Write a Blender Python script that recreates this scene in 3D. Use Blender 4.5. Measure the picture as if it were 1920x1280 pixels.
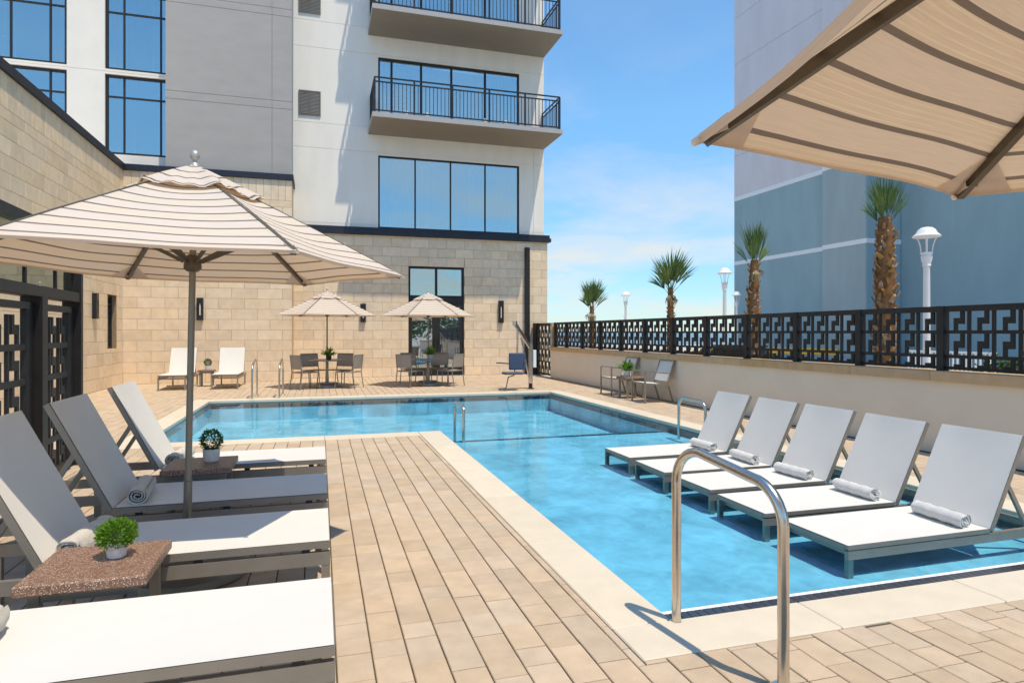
import bpy, math, random
from mathutils import Vector, Matrix
R = math.radians
rnd = random.Random(7)
for o in list(bpy.data.objects): bpy.data.objects.remove(o)
sc = bpy.context.scene
COL = sc.collection

# ------------------------------------------------------------------ camera
F, CX, CY, CH, TH = 1206.0, 960.0, 623.0, 1.45, math.atan(360/1206.0)
cam_d = bpy.data.cameras.new('camera'); cam = bpy.data.objects.new('camera', cam_d); COL.objects.link(cam)
cam_d.sensor_width = 36; cam_d.lens = 36*F/1920; cam_d.shift_y = -17/1920
cam_d.clip_start = .05; cam_d.clip_end = 6000
cam.location = (0, 0, CH); cam.rotation_euler = (R(90), 0, -TH)
sc.camera = cam
sc.render.resolution_x, sc.render.resolution_y = 1024, 682

# ------------------------------------------------------------------ light
SUN = Vector((-.185, .33, -1)).normalized()      # the way sunlight travels
elev = math.asin(-SUN.z)
sun_d = bpy.data.lights.new('sun', 'SUN'); sun_d.energy = 2.0; sun_d.angle = R(.53); sun_d.color = (1, .955, .89)
sun = bpy.data.objects.new('sun', sun_d); COL.objects.link(sun)
sun.rotation_euler = SUN.to_track_quat('-Z', 'Y').to_euler(); sun.location = (4, -6, 30)
w = bpy.data.worlds.new('World'); sc.world = w; w.use_nodes = True
nt = w.node_tree; nt.nodes.clear()
def N(t, ty, **k):
    n = t.nodes.new(ty)
    for a, b in k.items(): setattr(n, a, b)
    return n
sky = N(nt, 'ShaderNodeTexSky', sky_type='NISHITA', sun_disc=False)
sky.sun_elevation = elev; sky.sun_rotation = math.atan2(-SUN.x, -SUN.y)
sky.air_density = 1.0; sky.dust_density = 0.0; sky.ozone_density = 1.6; sky.altitude = 0
bg = N(nt, 'ShaderNodeBackground'); bg.inputs[1].default_value = .15
wo = N(nt, 'ShaderNodeOutputWorld')
tc = N(nt, 'ShaderNodeTexCoord')
sep = N(nt, 'ShaderNodeSeparateXYZ'); nt.links.new(tc.outputs['Generated'], sep.inputs[0])
# thin wispy clouds, densest low over the horizon
zadd = N(nt, 'ShaderNodeMath', operation='ADD'); zadd.inputs[1].default_value = .12; nt.links.new(sep.outputs[2], zadd.inputs[0])
dx = N(nt, 'ShaderNodeMath', operation='DIVIDE'); dy = N(nt, 'ShaderNodeMath', operation='DIVIDE')
nt.links.new(sep.outputs[0], dx.inputs[0]); nt.links.new(zadd.outputs[0], dx.inputs[1])
nt.links.new(sep.outputs[1], dy.inputs[0]); nt.links.new(zadd.outputs[0], dy.inputs[1])
cmb = N(nt, 'ShaderNodeCombineXYZ'); nt.links.new(dx.outputs[0], cmb.inputs[0]); nt.links.new(dy.outputs[0], cmb.inputs[1])
cn = N(nt, 'ShaderNodeTexNoise'); cn.inputs['Scale'].default_value = .85; cn.inputs['Detail'].default_value = 7; cn.inputs['Roughness'].default_value = .58
cn.inputs['Distortion'].default_value = .4
nt.links.new(cmb.outputs[0], cn.inputs['Vector'])
cr = N(nt, 'ShaderNodeMapRange'); cr.inputs[1].default_value = .42; cr.inputs[2].default_value = .66; cr.inputs[3].default_value = 0; cr.inputs[4].default_value = .75
nt.links.new(cn.outputs['Fac'], cr.inputs[0])
fade = N(nt, 'ShaderNodeMapRange'); fade.inputs[1].default_value = .12; fade.inputs[2].default_value = .42; fade.inputs[3].default_value = 1; fade.inputs[4].default_value = .15
nt.links.new(sep.outputs[2], fade.inputs[0])
cm = N(nt, 'ShaderNodeMath', operation='MULTIPLY'); nt.links.new(cr.outputs[0], cm.inputs[0]); nt.links.new(fade.outputs[0], cm.inputs[1])
cmix = N(nt, 'ShaderNodeMix', data_type='RGBA'); nt.links.new(cm.outputs[0], cmix.inputs[0])
tint = N(nt, 'ShaderNodeMix', data_type='RGBA', blend_type='MULTIPLY'); tint.inputs[0].default_value = 1; tint.inputs[7].default_value = (.40, .70, .91, 1)
nt.links.new(sky.outputs[0], tint.inputs[6]); hz_ = N(nt, 'ShaderNodeMapRange'); hz_.inputs[1].default_value = 0; hz_.inputs[2].default_value = .32; hz_.inputs[3].default_value = 0; hz_.inputs[4].default_value = 1.0; nt.links.new(sep.outputs[2], hz_.inputs[0])
hc = N(nt, 'ShaderNodeMix', data_type='RGBA'); hc.inputs[6].default_value = (.62, .565, .69, 1); hc.inputs[7].default_value = (1, 1, 1, 1); nt.links.new(hz_.outputs[0], hc.inputs[0])
hm = N(nt, 'ShaderNodeVectorMath', operation='MULTIPLY'); nt.links.new(tint.outputs[2], hm.inputs[0]); nt.links.new(hc.outputs[2], hm.inputs[1]); nt.links.new(hm.outputs[0], cmix.inputs[6]); cmix.inputs[7].default_value = (2.7, 2.95, 3.25, 1)
nt.links.new(cmix.outputs[2], bg.inputs[0]); nt.links.new(bg.outputs[0], wo.inputs[0])

vs = sc.view_settings; vs.view_transform = 'Standard'; vs.look = 'None'; vs.exposure = 0.98; vs.gamma = 1; vs.use_white_balance = True; vs.white_balance_temperature = 8000; vs.white_balance_tint = 8; vs.use_curve_mapping = False
sc.render.engine = 'CYCLES'
sc.cycles.max_bounces = 10; sc.cycles.diffuse_bounces = 5; sc.cycles.transparent_max_bounces = 12
sc.cycles.caustics_reflective = False; sc.cycles.caustics_refractive = False

def proj(p):
    s, c = math.sin(TH), math.cos(TH)
    d = p[0]*s+p[1]*c
    if d < .2: return None
    return (CX+F*(p[0]*c-p[1]*s)/d, CY-F*(p[2]-CH)/d)
def screen_area(pts):
    q = [proj(p) for p in pts]
    if any(a is None for a in q): return 0
    q = [(min(max(a[0], 0), 1920), min(max(a[1], 0), 1280)) for a in q]
    return abs(sum(q[i][0]*q[(i+1) % len(q)][1]-q[(i+1) % len(q)][0]*q[i][1] for i in range(len(q))))/2

# ------------------------------------------------------------------ materials
MATS = {}
def mat(name, col, rough=.6, metal=0, var=.08, scale=8, bump=0, bscale=60, spec=.4, rand=0, trans=0, detail=4, stretch=None, sheen=0):
    """procedural surface: two noise layers vary the colour, fine noise gives relief; rand varies it from piece to piece"""
    m = bpy.data.materials.new(name); m.use_nodes = True; t = m.node_tree
    p = t.nodes['Principled BSDF']; out = t.nodes['Material Output']
    p.inputs['Roughness'].default_value = rough; p.inputs['Metallic'].default_value = metal
    p.inputs['Specular IOR Level'].default_value = spec
    co = N(t, 'ShaderNodeTexCoord'); src = co.outputs['Object']
    if rand:
        oi = N(t, 'ShaderNodeObjectInfo'); off = N(t, 'ShaderNodeVectorMath', operation='ADD')
        at = N(t, 'ShaderNodeAttribute', attribute_name='rnd')
        su = N(t, 'ShaderNodeMath', operation='ADD'); t.links.new(oi.outputs['Random'], su.inputs[0]); t.links.new(at.outputs['Fac'], su.inputs[1])
        fr = N(t, 'ShaderNodeMath', operation='FRACT'); t.links.new(su.outputs[0], fr.inputs[0])
        mul = N(t, 'ShaderNodeMath', operation='MULTIPLY'); mul.inputs[1].default_value = 37; t.links.new(fr.outputs[0], mul.inputs[0])
        t.links.new(src, off.inputs[0]); t.links.new(mul.outputs[0], off.inputs[1]); src = off.outputs[0]
    if stretch:
        mp = N(t, 'ShaderNodeMapping'); mp.inputs['Scale'].default_value = stretch; t.links.new(src, mp.inputs[0]); src = mp.outputs[0]
    n = N(t, 'ShaderNodeTexNoise'); n.inputs['Scale'].default_value = scale; n.inputs['Detail'].default_value = detail; t.links.new(src, n.inputs['Vector'])
    mr = N(t, 'ShaderNodeMapRange'); mr.inputs[1].default_value = .25; mr.inputs[2].default_value = .75; mr.inputs[3].default_value = 1-var; mr.inputs[4].default_value = 1+var
    t.links.new(n.outputs['Fac'], mr.inputs[0]); fac = mr.outputs[0]
    if rand:
        m2 = N(t, 'ShaderNodeMapRange'); m2.inputs[3].default_value = 1-rand; m2.inputs[4].default_value = 1+rand*.6; t.links.new(fr.outputs[0], m2.inputs[0])
        mm = N(t, 'ShaderNodeMath', operation='MULTIPLY'); t.links.new(fac, mm.inputs[0]); t.links.new(m2.outputs[0], mm.inputs[1]); fac = mm.outputs[0]
    vm = N(t, 'ShaderNodeVectorMath', operation='SCALE'); vm.inputs[0].default_value = col; t.links.new(fac, vm.inputs['Scale'])
    csock = vm.outputs[0]
    if rand:                                       # a little hue drift between pieces
        wn = N(t, 'ShaderNodeTexWhiteNoise', noise_dimensions='1D'); t.links.new(mul.outputs[0], wn.inputs['W'])
        hs = N(t, 'ShaderNodeHueSaturation'); m3 = N(t, 'ShaderNodeMapRange'); m3.inputs[3].default_value = 1-rand*.9; m3.inputs[4].default_value = 1+rand*.9
        t.links.new(wn.outputs['Value'], m3.inputs[0]); t.links.new(m3.outputs[0], hs.inputs['Saturation']); t.links.new(csock, hs.inputs['Color']); csock = hs.outputs[0]
    t.links.new(csock, p.inputs['Base Color'])
    if bump:
        b = N(t, 'ShaderNodeBump'); b.inputs['Strength'].default_value = bump; b.inputs['Distance'].default_value = .01
        nb = N(t, 'ShaderNodeTexNoise'); nb.inputs['Scale'].default_value = bscale; nb.inputs['Detail'].default_value = 5
        t.links.new(src, nb.inputs['Vector']); t.links.new(nb.outputs['Fac'], b.inputs['Height']); t.links.new(b.outputs[0], p.inputs['Normal'])
    if trans:
        tr = N(t, 'ShaderNodeBsdfTranslucent'); t.links.new(csock, tr.inputs[0])
        mx = N(t, 'ShaderNodeMixShader'); mx.inputs[0].default_value = trans
        t.links.new(p.outputs[0], mx.inputs[1]); t.links.new(tr.outputs[0], mx.inputs[2]); t.links.new(mx.outputs[0], out.inputs[0])
    MATS[name] = m; return m
mat('paver', (.55, .43, .32), .82, var=.10, scale=9, bump=.4, bscale=170, spec=.25, rand=.10, detail=8)
mat('joint_sand', (.11, .08, .055), .95, var=.2, scale=30, spec=.1)
mat('coping', (.68, .60, .485), .7, var=.05, scale=6, bump=.2, bscale=90, spec=.3, rand=.05)
mat('stone', (.83, .665, .485), .85, var=.09, scale=5, bump=.5, bscale=45, spec=.2, rand=.09, detail=7)
mat('mortar', (.33, .24, .16), .95, var=.15, scale=20, spec=.1)
mat('white_stucco', (.86, .83, .78), .9, var=.05, scale=2.5, stretch=(1, 1, .25), detail=7, bump=.15, bscale=120, spec=.15)
mat('cream_stucco', (.80, .75, .68), .9, var=.035, scale=2, bump=.15, bscale=120, spec=.15)
mat('grey_stucco', (.40, .38, .365), .9, var=.05, scale=1.6, bump=.2, bscale=90, spec=.15, stretch=(1, 1, 2.5))
mat('wall_stucco', (.78, .69, .565), .9, var=.04, scale=2, bump=.2, bscale=110, spec=.15)
mat('cap_stone', (.58, .40, .235), .85, var=.1, scale=7, bump=.3, bscale=80, spec=.2, rand=.08)
mat('dark_metal', (.018, .019, .023), .42, .2, var=.2, scale=12, spec=.5)
mat('band_metal', (.022, .026, .04), .5, .3, var=.2, scale=5, spec=.5)
mat('bronze_metal', (.023, .021, .021), .5, .1, var=.2, scale=9, spec=.4)
mat('frame_metal', (.30, .272, .235), .42, .45, var=.07, scale=14, bump=.05, bscale=300)
mat('pole_metal', (.24, .215, .18), .4, .6, var=.06, scale=14)
mat('rib_metal', (.125, .105, .08), .45, .4, var=.1, scale=14)
mat('steel', (.62, .58, .53), .23, 1, var=.06, scale=30, bump=.03, bscale=200)
mat('finial_metal', (.50, .48, .45), .38, .5, var=.05)
mat('chrome', (.72, .70, .67), .18, 1, var=.05, scale=30)
mat('sling', (.76, .745, .715), .75, var=.02, scale=5, bump=.25, bscale=900, spec=.2, trans=.08)
mat('chair_sling', (.36, .325, .29), .75, var=.1, scale=60, bump=.3, bscale=700, spec=.2)
mat('towel', (.80, .755, .69), .95, var=.06, scale=30, bump=1.0, bscale=330, spec=.05)
mat('white_towel', (.83, .83, .82), .95, var=.04, scale=30, bump=1.0, bscale=330, spec=.05)
mat('pot', (.72, .70, .68), .55, var=.14, scale=26, bump=.1)
mat('dark_pot', (.03, .03, .035), .5, var=.1)
mat('leaf', (.14, .30, .03), .55, var=.4, scale=25, spec=.3, trans=.25)
mat('topiary_leaf', (.05, .135, .018), .55, var=.4, scale=25, spec=.3, trans=.2)
mat('palm_leaf', (.13, .21, .065), .5, var=.35, scale=6, spec=.35, trans=.25)
mat('dry_leaf', (.42, .34, .20), .7, var=.2, scale=12, trans=.2)
mat('palm_trunk', (.21, .105, .05), .9, var=.35, scale=10, bump=.6, bscale=60, spec=.1)
mat('palm_boot', (.40, .235, .125), .85, var=.4, scale=9, bump=.5, bscale=50, spec=.15, rand=.35)
mat('hedge_leaf', (.05, .105, .02), .6, var=.4, scale=4, spec=.25, trans=.2)
mat('lamp_white', (.82, .81, .82), .4, var=.03, scale=6)
mat('blue_grey_stucco', (.375, .455, .475), .92, var=.08, scale=1.2, stretch=(1, 1, .3), detail=8, bump=.15, bscale=40, spec=.12)
mat('blue_stucco', (.315, .445, .48), .92, var=.08, scale=1.2, stretch=(1, 1, .3), detail=8, bump=.15, bscale=40, spec=.12)
mat('lilac_stucco', (.72, .665, .69), .92, var=.06, scale=1.2, stretch=(1, 1, .3), detail=8, bump=.15, bscale=40, spec=.12)
mat('trim_white', (.84, .85, .87), .8, var=.03)
mat('asphalt', (.06, .06, .06), .9, var=.2, scale=3, bump=.3, bscale=30)
mat('pale_bounce_ground', (.50, .46, .40), .9, var=.1, scale=2, bump=.3, bscale=30)  # outer ground, made pale to bounce light onto the facades
mat('sea_water', (.03, .13, .20), .25, var=.2, scale=.05)
mat('yellow_paint', (.75, .42, .02), .5, var=.1)
mat('pool_tile', (.035, .04, .055), .25, var=.2, scale=20, spec=.5, rand=.2)
mat('grout', (.55, .56, .57), .8)
mat('pool_plaster', (.58, .74, .79), .8, var=.26, scale=2.2, bump=.2, bscale=40, spec=.2, detail=8)  # mottled colour also stands in for rippling light on the floor
mat('blue_fabric', (.055, .085, .15), .65, var=.08, scale=20, bump=.2, bscale=300)
mat('vent_metal', (.17, .155, .145), .6, .2)
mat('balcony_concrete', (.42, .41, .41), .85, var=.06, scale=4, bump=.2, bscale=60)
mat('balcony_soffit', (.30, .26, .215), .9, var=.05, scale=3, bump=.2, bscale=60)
mat('lamp_glass', (.70, .62, .50), .35, var=.05)
mat('room_grey', (.10, .10, .10), .9)
mat('curtain', (.62, .60, .56), .9, var=.05, trans=.3)
mat('cushion', (.72, .71, .70), .9, var=.05, bump=.3, bscale=200)

def terrazzo():
    m = bpy.data.materials.new('terrazzo'); m.use_nodes = True; t = m.node_tree; p = t.nodes['Principled BSDF']
    co = N(t, 'ShaderNodeTexCoord'); v = N(t, 'ShaderNodeTexVoronoi'); v.inputs['Scale'].default_value = 190; t.links.new(co.outputs['Object'], v.inputs['Vector'])
    lt = N(t, 'ShaderNodeMath', operation='LESS_THAN'); lt.inputs[1].default_value = .36; t.links.new(v.outputs['Distance'], lt.inputs[0])
    sp = N(t, 'ShaderNodeSeparateColor'); t.links.new(v.outputs['Color'], sp.inputs[0])
    gt = N(t, 'ShaderNodeMath', operation='GREATER_THAN'); gt.inputs[1].default_value = .52; t.links.new(sp.outputs[0], gt.inputs[0])
    mu = N(t, 'ShaderNodeMath', operation='MULTIPLY'); t.links.new(lt.outputs[0], mu.inputs[0]); t.links.new(gt.outputs[0], mu.inputs[1])
    n = N(t, 'ShaderNodeTexNoise'); n.inputs['Scale'].default_value = 60; n.inputs['Detail'].default_value = 6; t.links.new(co.outputs['Object'], n.inputs['Vector'])
    ramp = N(t, 'ShaderNodeMix', data_type='RGBA'); ramp.inputs[6].default_value = (.10, .043, .026, 1); ramp.inputs[7].default_value = (.30, .165, .11, 1); t.links.new(n.outputs['Fac'], ramp.inputs[0])
    mx = N(t, 'ShaderNodeMix', data_type='RGBA'); t.links.new(mu.outputs[0], mx.inputs[0]); t.links.new(ramp.outputs[2], mx.inputs[6]); mx.inputs[7].default_value = (.66, .55, .45, 1)
    t.links.new(mx.outputs[2], p.inputs['Base Color']); p.inputs['Roughness'].default_value = .5
    MATS['terrazzo'] = m
terrazzo()
def canopy_mat():
    m = bpy.data.materials.new('canopy_fabric'); m.use_nodes = True; t = m.node_tree; out = t.nodes['Material Output']; p = t.nodes['Principled BSDF']
    uv = N(t, 'ShaderNodeUVMap'); s = N(t, 'ShaderNodeSeparateXYZ'); t.links.new(uv.outputs[0], s.inputs[0])
    def mth(op, a, b):
        k = N(t, 'ShaderNodeMath', operation=op)
        for i, x in enumerate((a, b)):
            if x is None: continue
            if isinstance(x, (int, float)): k.inputs[i].default_value = x
            else: t.links.new(x, k.inputs[i])
        return k.outputs[0]
    d = mth('ADD', s.outputs[1], .062)                     # metres up from the rim
    dark = mth('LESS_THAN', mth('MODULO', d, .106), .016)
    alt = mth('LESS_THAN', mth('MODULO', d, .212), .106)
    line = mth('MULTIPLY', mth('LESS_THAN', mth('MODULO', d, .018), .004), alt)
    n = N(t, 'ShaderNodeTexNoise'); n.inputs['Scale'].default_value = 60; n.inputs['Detail'].default_value = 5
    mp = N(t, 'ShaderNodeMapping'); mp.inputs['Scale'].default_value = (.12, 3, 1); t.links.new(uv.outputs[0], mp.inputs[0]); t.links.new(mp.outputs[0], n.inputs['Vector'])
    def mix(f, a, b):
        k = N(t, 'ShaderNodeMix', data_type='RGBA')
        for i, x in ((0, f), (6, a), (7, b)):
            if isinstance(x, tuple): k.inputs[i].default_value = x
            else: t.links.new(x, k.inputs[i])
        return k.outputs[2]
    c = mix(alt, (.83, .75, .68, 1), (.835, .735, .62, 1))
    c = mix(line, c, (.88, .82, .75, 1)); c = mix(dark, c, (.245, .215, .205, 1))
    v = N(t, 'ShaderNodeMapRange'); v.inputs[3].default_value = .86; v.inputs[4].default_value = 1.14; t.links.new(n.outputs['Fac'], v.inputs[0])
    sc_ = N(t, 'ShaderNodeVectorMath', operation='SCALE'); t.links.new(c, sc_.inputs[0]); t.links.new(v.outputs[0], sc_.inputs['Scale'])
    t.links.new(sc_.outputs[0], p.inputs['Base Color']); p.inputs['Roughness'].default_value = .9; p.inputs['Specular IOR Level'].default_value = .1
    wm = N(t, 'ShaderNodeVectorMath', operation='MULTIPLY'); wm.inputs[1].default_value = (.76, .555, .375); t.links.new(sc_.outputs[0], wm.inputs[0])
    tr = N(t, 'ShaderNodeBsdfTranslucent'); t.links.new(wm.outputs[0], tr.inputs[0])
    mx = N(t, 'ShaderNodeMixShader'); mx.inputs[0].default_value = .33; t.links.new(p.outputs[0], mx.inputs[1]); t.links.new(tr.outputs[0], mx.inputs[2]); t.links.new(mx.outputs[0], out.inputs[0])
    MATS['canopy'] = m
canopy_mat()
def glass_mat(name, tint, body, f, wav=.02):
    m = bpy.data.materials.new(name); m.use_nodes = True; t = m.node_tree; out = t.nodes['Material Output']; p = t.nodes['Principled BSDF']
    p.inputs['Base Color'].default_value = (*body, 1); p.inputs['Roughness'].default_value = .3
    if name == 'window_glass': p = N(t, 'ShaderNodeBsdfTransparent'); p.inputs[0].default_value = (.74, .84, .85, 1)
    g = N(t, 'ShaderNodeBsdfGlossy'); g.inputs['Color'].default_value = (*tint, 1); g.inputs['Roughness'].default_value = .015
    n = N(t, 'ShaderNodeTexNoise'); n.inputs['Scale'].default_value = .9; n.inputs['Detail'].default_value = 1
    co = N(t, 'ShaderNodeTexCoord'); t.links.new(co.outputs['Object'], n.inputs['Vector'])
    b = N(t, 'ShaderNodeBump'); b.inputs['Strength'].default_value = wav; b.inputs['Distance'].default_value = .3; t.links.new(n.outputs['Fac'], b.inputs['Height']); t.links.new(b.outputs[0], g.inputs['Normal'])
    mx = N(t, 'ShaderNodeMixShader'); mx.inputs[0].default_value = f; t.links.new(p.outputs[0], mx.inputs[1]); t.links.new(g.outputs[0], mx.inputs[2]); t.links.new(mx.outputs[0], out.inputs[0])
    MATS[name] = m
glass_mat('window_glass', (.66, .74, .74), (.055, .10, .125), .55)
glass_mat('door_glass', (.78, .86, .92), (.02, .03, .035), .55)
glass_mat('transom_glass', (.80, .80, .64), (.03, .03, .02), .85, 0)
def water_mat():
    m = bpy.data.materials.new('water'); m.use_nodes = True; t = m.node_tree; out = t.nodes['Material Output']; t.nodes.remove(t.nodes['Principled BSDF'])
    tr = N(t, 'ShaderNodeBsdfTransparent'); tr.inputs[0].default_value = (.42, .765, .90, 1)
    g = N(t, 'ShaderNodeBsdfGlossy'); g.inputs['Roughness'].default_value = .02; g.inputs['Color'].default_value = (.80, .93, 1, 1)
    # ridged noise in the tint paints dappled, caustic-like light below
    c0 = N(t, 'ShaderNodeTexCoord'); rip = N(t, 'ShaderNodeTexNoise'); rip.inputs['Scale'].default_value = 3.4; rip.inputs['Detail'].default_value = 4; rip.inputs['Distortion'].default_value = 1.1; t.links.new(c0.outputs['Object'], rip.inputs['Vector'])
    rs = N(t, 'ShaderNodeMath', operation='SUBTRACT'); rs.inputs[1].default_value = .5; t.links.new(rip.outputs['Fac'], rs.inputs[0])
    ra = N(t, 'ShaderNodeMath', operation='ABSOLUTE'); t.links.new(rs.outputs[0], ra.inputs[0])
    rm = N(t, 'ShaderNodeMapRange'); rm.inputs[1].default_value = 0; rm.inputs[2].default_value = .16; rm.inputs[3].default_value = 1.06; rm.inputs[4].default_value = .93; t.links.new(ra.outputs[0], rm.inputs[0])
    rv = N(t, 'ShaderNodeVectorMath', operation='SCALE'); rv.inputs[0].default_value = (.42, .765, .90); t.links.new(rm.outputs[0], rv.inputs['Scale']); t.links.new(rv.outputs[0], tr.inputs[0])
    co = N(t, 'ShaderNodeTexCoord'); mp = N(t, 'ShaderNodeMapping'); mp.inputs['Scale'].default_value = (1, .6, 1); t.links.new(co.outputs['Object'], mp.inputs[0])
    n1 = N(t, 'ShaderNodeTexNoise'); n1.inputs['Scale'].default_value = 2.6; n1.inputs['Detail'].default_value = 3; n1.inputs['Distortion'].default_value = .5
    n2 = N(t, 'ShaderNodeTexNoise'); n2.inputs['Scale'].default_value = 9; n2.inputs['Detail'].default_value = 2
    t.links.new(mp.outputs[0], n1.inputs['Vector']); t.links.new(mp.outputs[0], n2.inputs['Vector'])
    ad = N(t, 'ShaderNodeMath', operation='MULTIPLY_ADD'); ad.inputs[1].default_value = .25; t.links.new(n2.outputs['Fac'], ad.inputs[0]); t.links.new(n1.outputs['Fac'], ad.inputs[2])
    b = N(t, 'ShaderNodeBump'); b.inputs['Strength'].default_value = .1; b.inputs['Distance'].default_value = .045; t.links.new(ad.outputs[0], b.inputs['Height']); t.links.new(b.outputs[0], g.inputs['Normal'])
    fr = N(t, 'ShaderNodeFresnel'); fr.inputs['IOR'].default_value = 1.33; t.links.new(b.outputs[0], fr.inputs['Normal'])
    mu = N(t, 'ShaderNodeMath', operation='MULTIPLY'); mu.inputs[1].default_value = .50; t.links.new(fr.outputs[0], mu.inputs[0])
    mx = N(t, 'ShaderNodeMixShader'); t.links.new(mu.outputs[0], mx.inputs[0]); t.links.new(tr.outputs[0], mx.inputs[1]); t.links.new(g.outputs[0], mx.inputs[2]); t.links.new(mx.outputs[0], out.inputs[0])
    MATS['water'] = m
water_mat()

# ------------------------------------------------------------------ mesh helpers
def tag(o, label=None, cat=None, group=None, kind=None):
    for k, v in (('label', label), ('category', cat), ('group', group), ('kind', kind)):
        if v: o[k] = v
    return o
def empty(name, loc=(0, 0, 0), rz=0, label=None, cat=None, group=None, parent=None):
    o = bpy.data.objects.new(name, None); COL.objects.link(o); o.location = loc; o.rotation_euler = (0, 0, rz); o.empty_display_size = .1
    if parent: o.parent = parent
    return tag(o, label, cat, group)
def link(name, me, parent=None, loc=(0, 0, 0), rz=0):
    o = bpy.data.objects.new(name, me); COL.objects.link(o); o.location = loc; o.rotation_euler = (0, 0, rz)
    if parent: o.parent = parent
    return o
def copy_tree(o, parent=None):
    c = o.copy(); COL.objects.link(c); c.parent = parent
    for ch in list(o.children): copy_tree(ch, c)
    return c
class MB:
    def __init__(s): s.v = []; s.f = []; s.uv = None; s.rn = None
    def add(s, vs, fs):
        n = len(s.v); s.v += [tuple(p) for p in vs]; s.f += [tuple(i+n for i in q) for q in fs]; return s
    def box(s, x0, y0, z0, x1, y1, z1):
        return s.add([(x0, y0, z0), (x1, y0, z0), (x1, y1, z0), (x0, y1, z0), (x0, y0, z1), (x1, y0, z1), (x1, y1, z1), (x0, y1, z1)],
                     [(0, 3, 2, 1), (4, 5, 6, 7), (0, 1, 5, 4), (1, 2, 6, 5), (2, 3, 7, 6), (3, 0, 4, 7)])
    def cbox(s, x0, y0, z0, x1, y1, z1, c=.004):
        """box with chamfered upper and side edges"""
        X, Y, Z = (x0, x1), (y0, y1), (z0, z1)
        vs = []; idx = {}
        for i in (0, 1):
            for j in (0, 1):
                for k in (0, 1):
                    si, sj, sk = (1-2*i)*c, (1-2*j)*c, (1-2*k)*c
                    for a, (ox, oy, oz) in enumerate(((0, sj, sk), (si, 0, sk), (si, sj, 0))):
                        idx[i, j, k, a] = len(vs); vs.append((X[i]+ox, Y[j]+oy, Z[k]+oz))
        fs = []
        for i in (0, 1):
            q = [idx[i, 0, 0, 0], idx[i, 1, 0, 0], idx[i, 1, 1, 0], idx[i, 0, 1, 0]]; fs.append(tuple(q if i else q[::-1]))
            q = [idx[0, i, 0, 1], idx[1, i, 0, 1], idx[1, i, 1, 1], idx[0, i, 1, 1]]; fs.append(tuple(q[::-1] if i else q))
            q = [idx[0, 0, i, 2], idx[1, 0, i, 2], idx[1, 1, i, 2], idx[0, 1, i, 2]]; fs.append(tuple(q if i else q[::-1]))
        for i in (0, 1):
            for j in (0, 1):
                fs.append((idx[i, j, 0, 0], idx[i, j, 1, 0], idx[i, j, 1, 1], idx[i, j, 0, 1]))
                fs.append((idx[i, 0, j, 0], idx[i, 1, j, 0], idx[i, 1, j, 2], idx[i, 0, j, 2]))
                fs.append((idx[0, i, j, 1], idx[1, i, j, 1], idx[1, i, j, 2], idx[0, i, j, 2]))
                for k in (0, 1): fs.append((idx[i, j, k, 0], idx[i, j, k, 1], idx[i, j, k, 2]))
        s.fix = True
        return s.add(vs, fs)
    def bar(s, p, q, w, t, up=(0, 0, 1)):
        p, q = Vector(p), Vector(q); d = (q-p).normalized(); u = Vector(up)
        if abs(d.dot(u)) > .99: u = Vector((1, 0, 0))
        a = d.cross(u).normalized(); b = a.cross(d)
        pts = [o+a*x*w/2+b*y*t/2 for o in (p, q) for x, y in ((-1, -1), (1, -1), (1, 1), (-1, 1))]
        return s.add(pts, [(0, 3, 2, 1), (4, 5, 6, 7), (0, 1, 5, 4), (1, 2, 6, 5), (2, 3, 7, 6), (3, 0, 4, 7)])
    def tube(s, pts, r, n=10, r2=None):
        pts = [Vector(p) for p in pts]; base = len(s.v); m = len(pts); pa = None
        for i, p in enumerate(pts):
            d = (pts[min(i+1, m-1)]-pts[max(i-1, 0)]).normalized()
            if pa is None: pa = d.cross(Vector((.31, .2, .93)) if abs(d.z) < .9 else Vector((1, 0, 0))).normalized()
            else: pa = (pa-d*pa.dot(d)).normalized()
            b = d.cross(pa); rr = r if r2 is None else r+(r2-r)*i/(m-1)
            for k in range(n):
                a = 2*math.pi*k/n; s.v.append(tuple(p+pa*math.cos(a)*rr+b*math.sin(a)*rr))
        for i in range(m-1):
            for k in range(n):
                k2 = (k+1) % n; s.f.append((base+i*n+k, base+i*n+k2, base+(i+1)*n+k2, base+(i+1)*n+k))
        s.f.append(tuple(base+k for k in range(n))[::-1]); s.f.append(tuple(base+(m-1)*n+k for k in range(n)))
        return s
    def lathe(s, prof, n=20, c=(0, 0, 0)):
        base = len(s.v)
        for r, z in prof:
            for k in range(n):
                a = 2*math.pi*k/n; s.v.append((c[0]+r*math.cos(a), c[1]+r*math.sin(a), c[2]+z))
        for i in range(len(prof)-1):
            for k in range(n):
                k2 = (k+1) % n; s.f.append((base+i*n+k, base+i*n+k2, base+(i+1)*n+k2, base+(i+1)*n+k))
        s.f.append(tuple(base+k for k in range(n))[::-1]); s.f.append(tuple(base+(len(prof)-1)*n+k for k in range(n)))
        return s
    def grid(s, fn, nu, nv, uvf=None):
        base = len(s.v)
        if uvf and s.uv is None: s.uv = {}
        for j in range(nv+1):
            for i in range(nu+1):
                s.v.append(tuple(fn(i/nu, j/nv)))
                if uvf: s.uv[len(s.v)-1] = uvf(i/nu, j/nv)
        for j in range(nv):
            for i in range(nu):
                a = base+j*(nu+1)+i; s.f.append((a, a+1, a+nu+2, a+nu+1))
        return s
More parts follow.
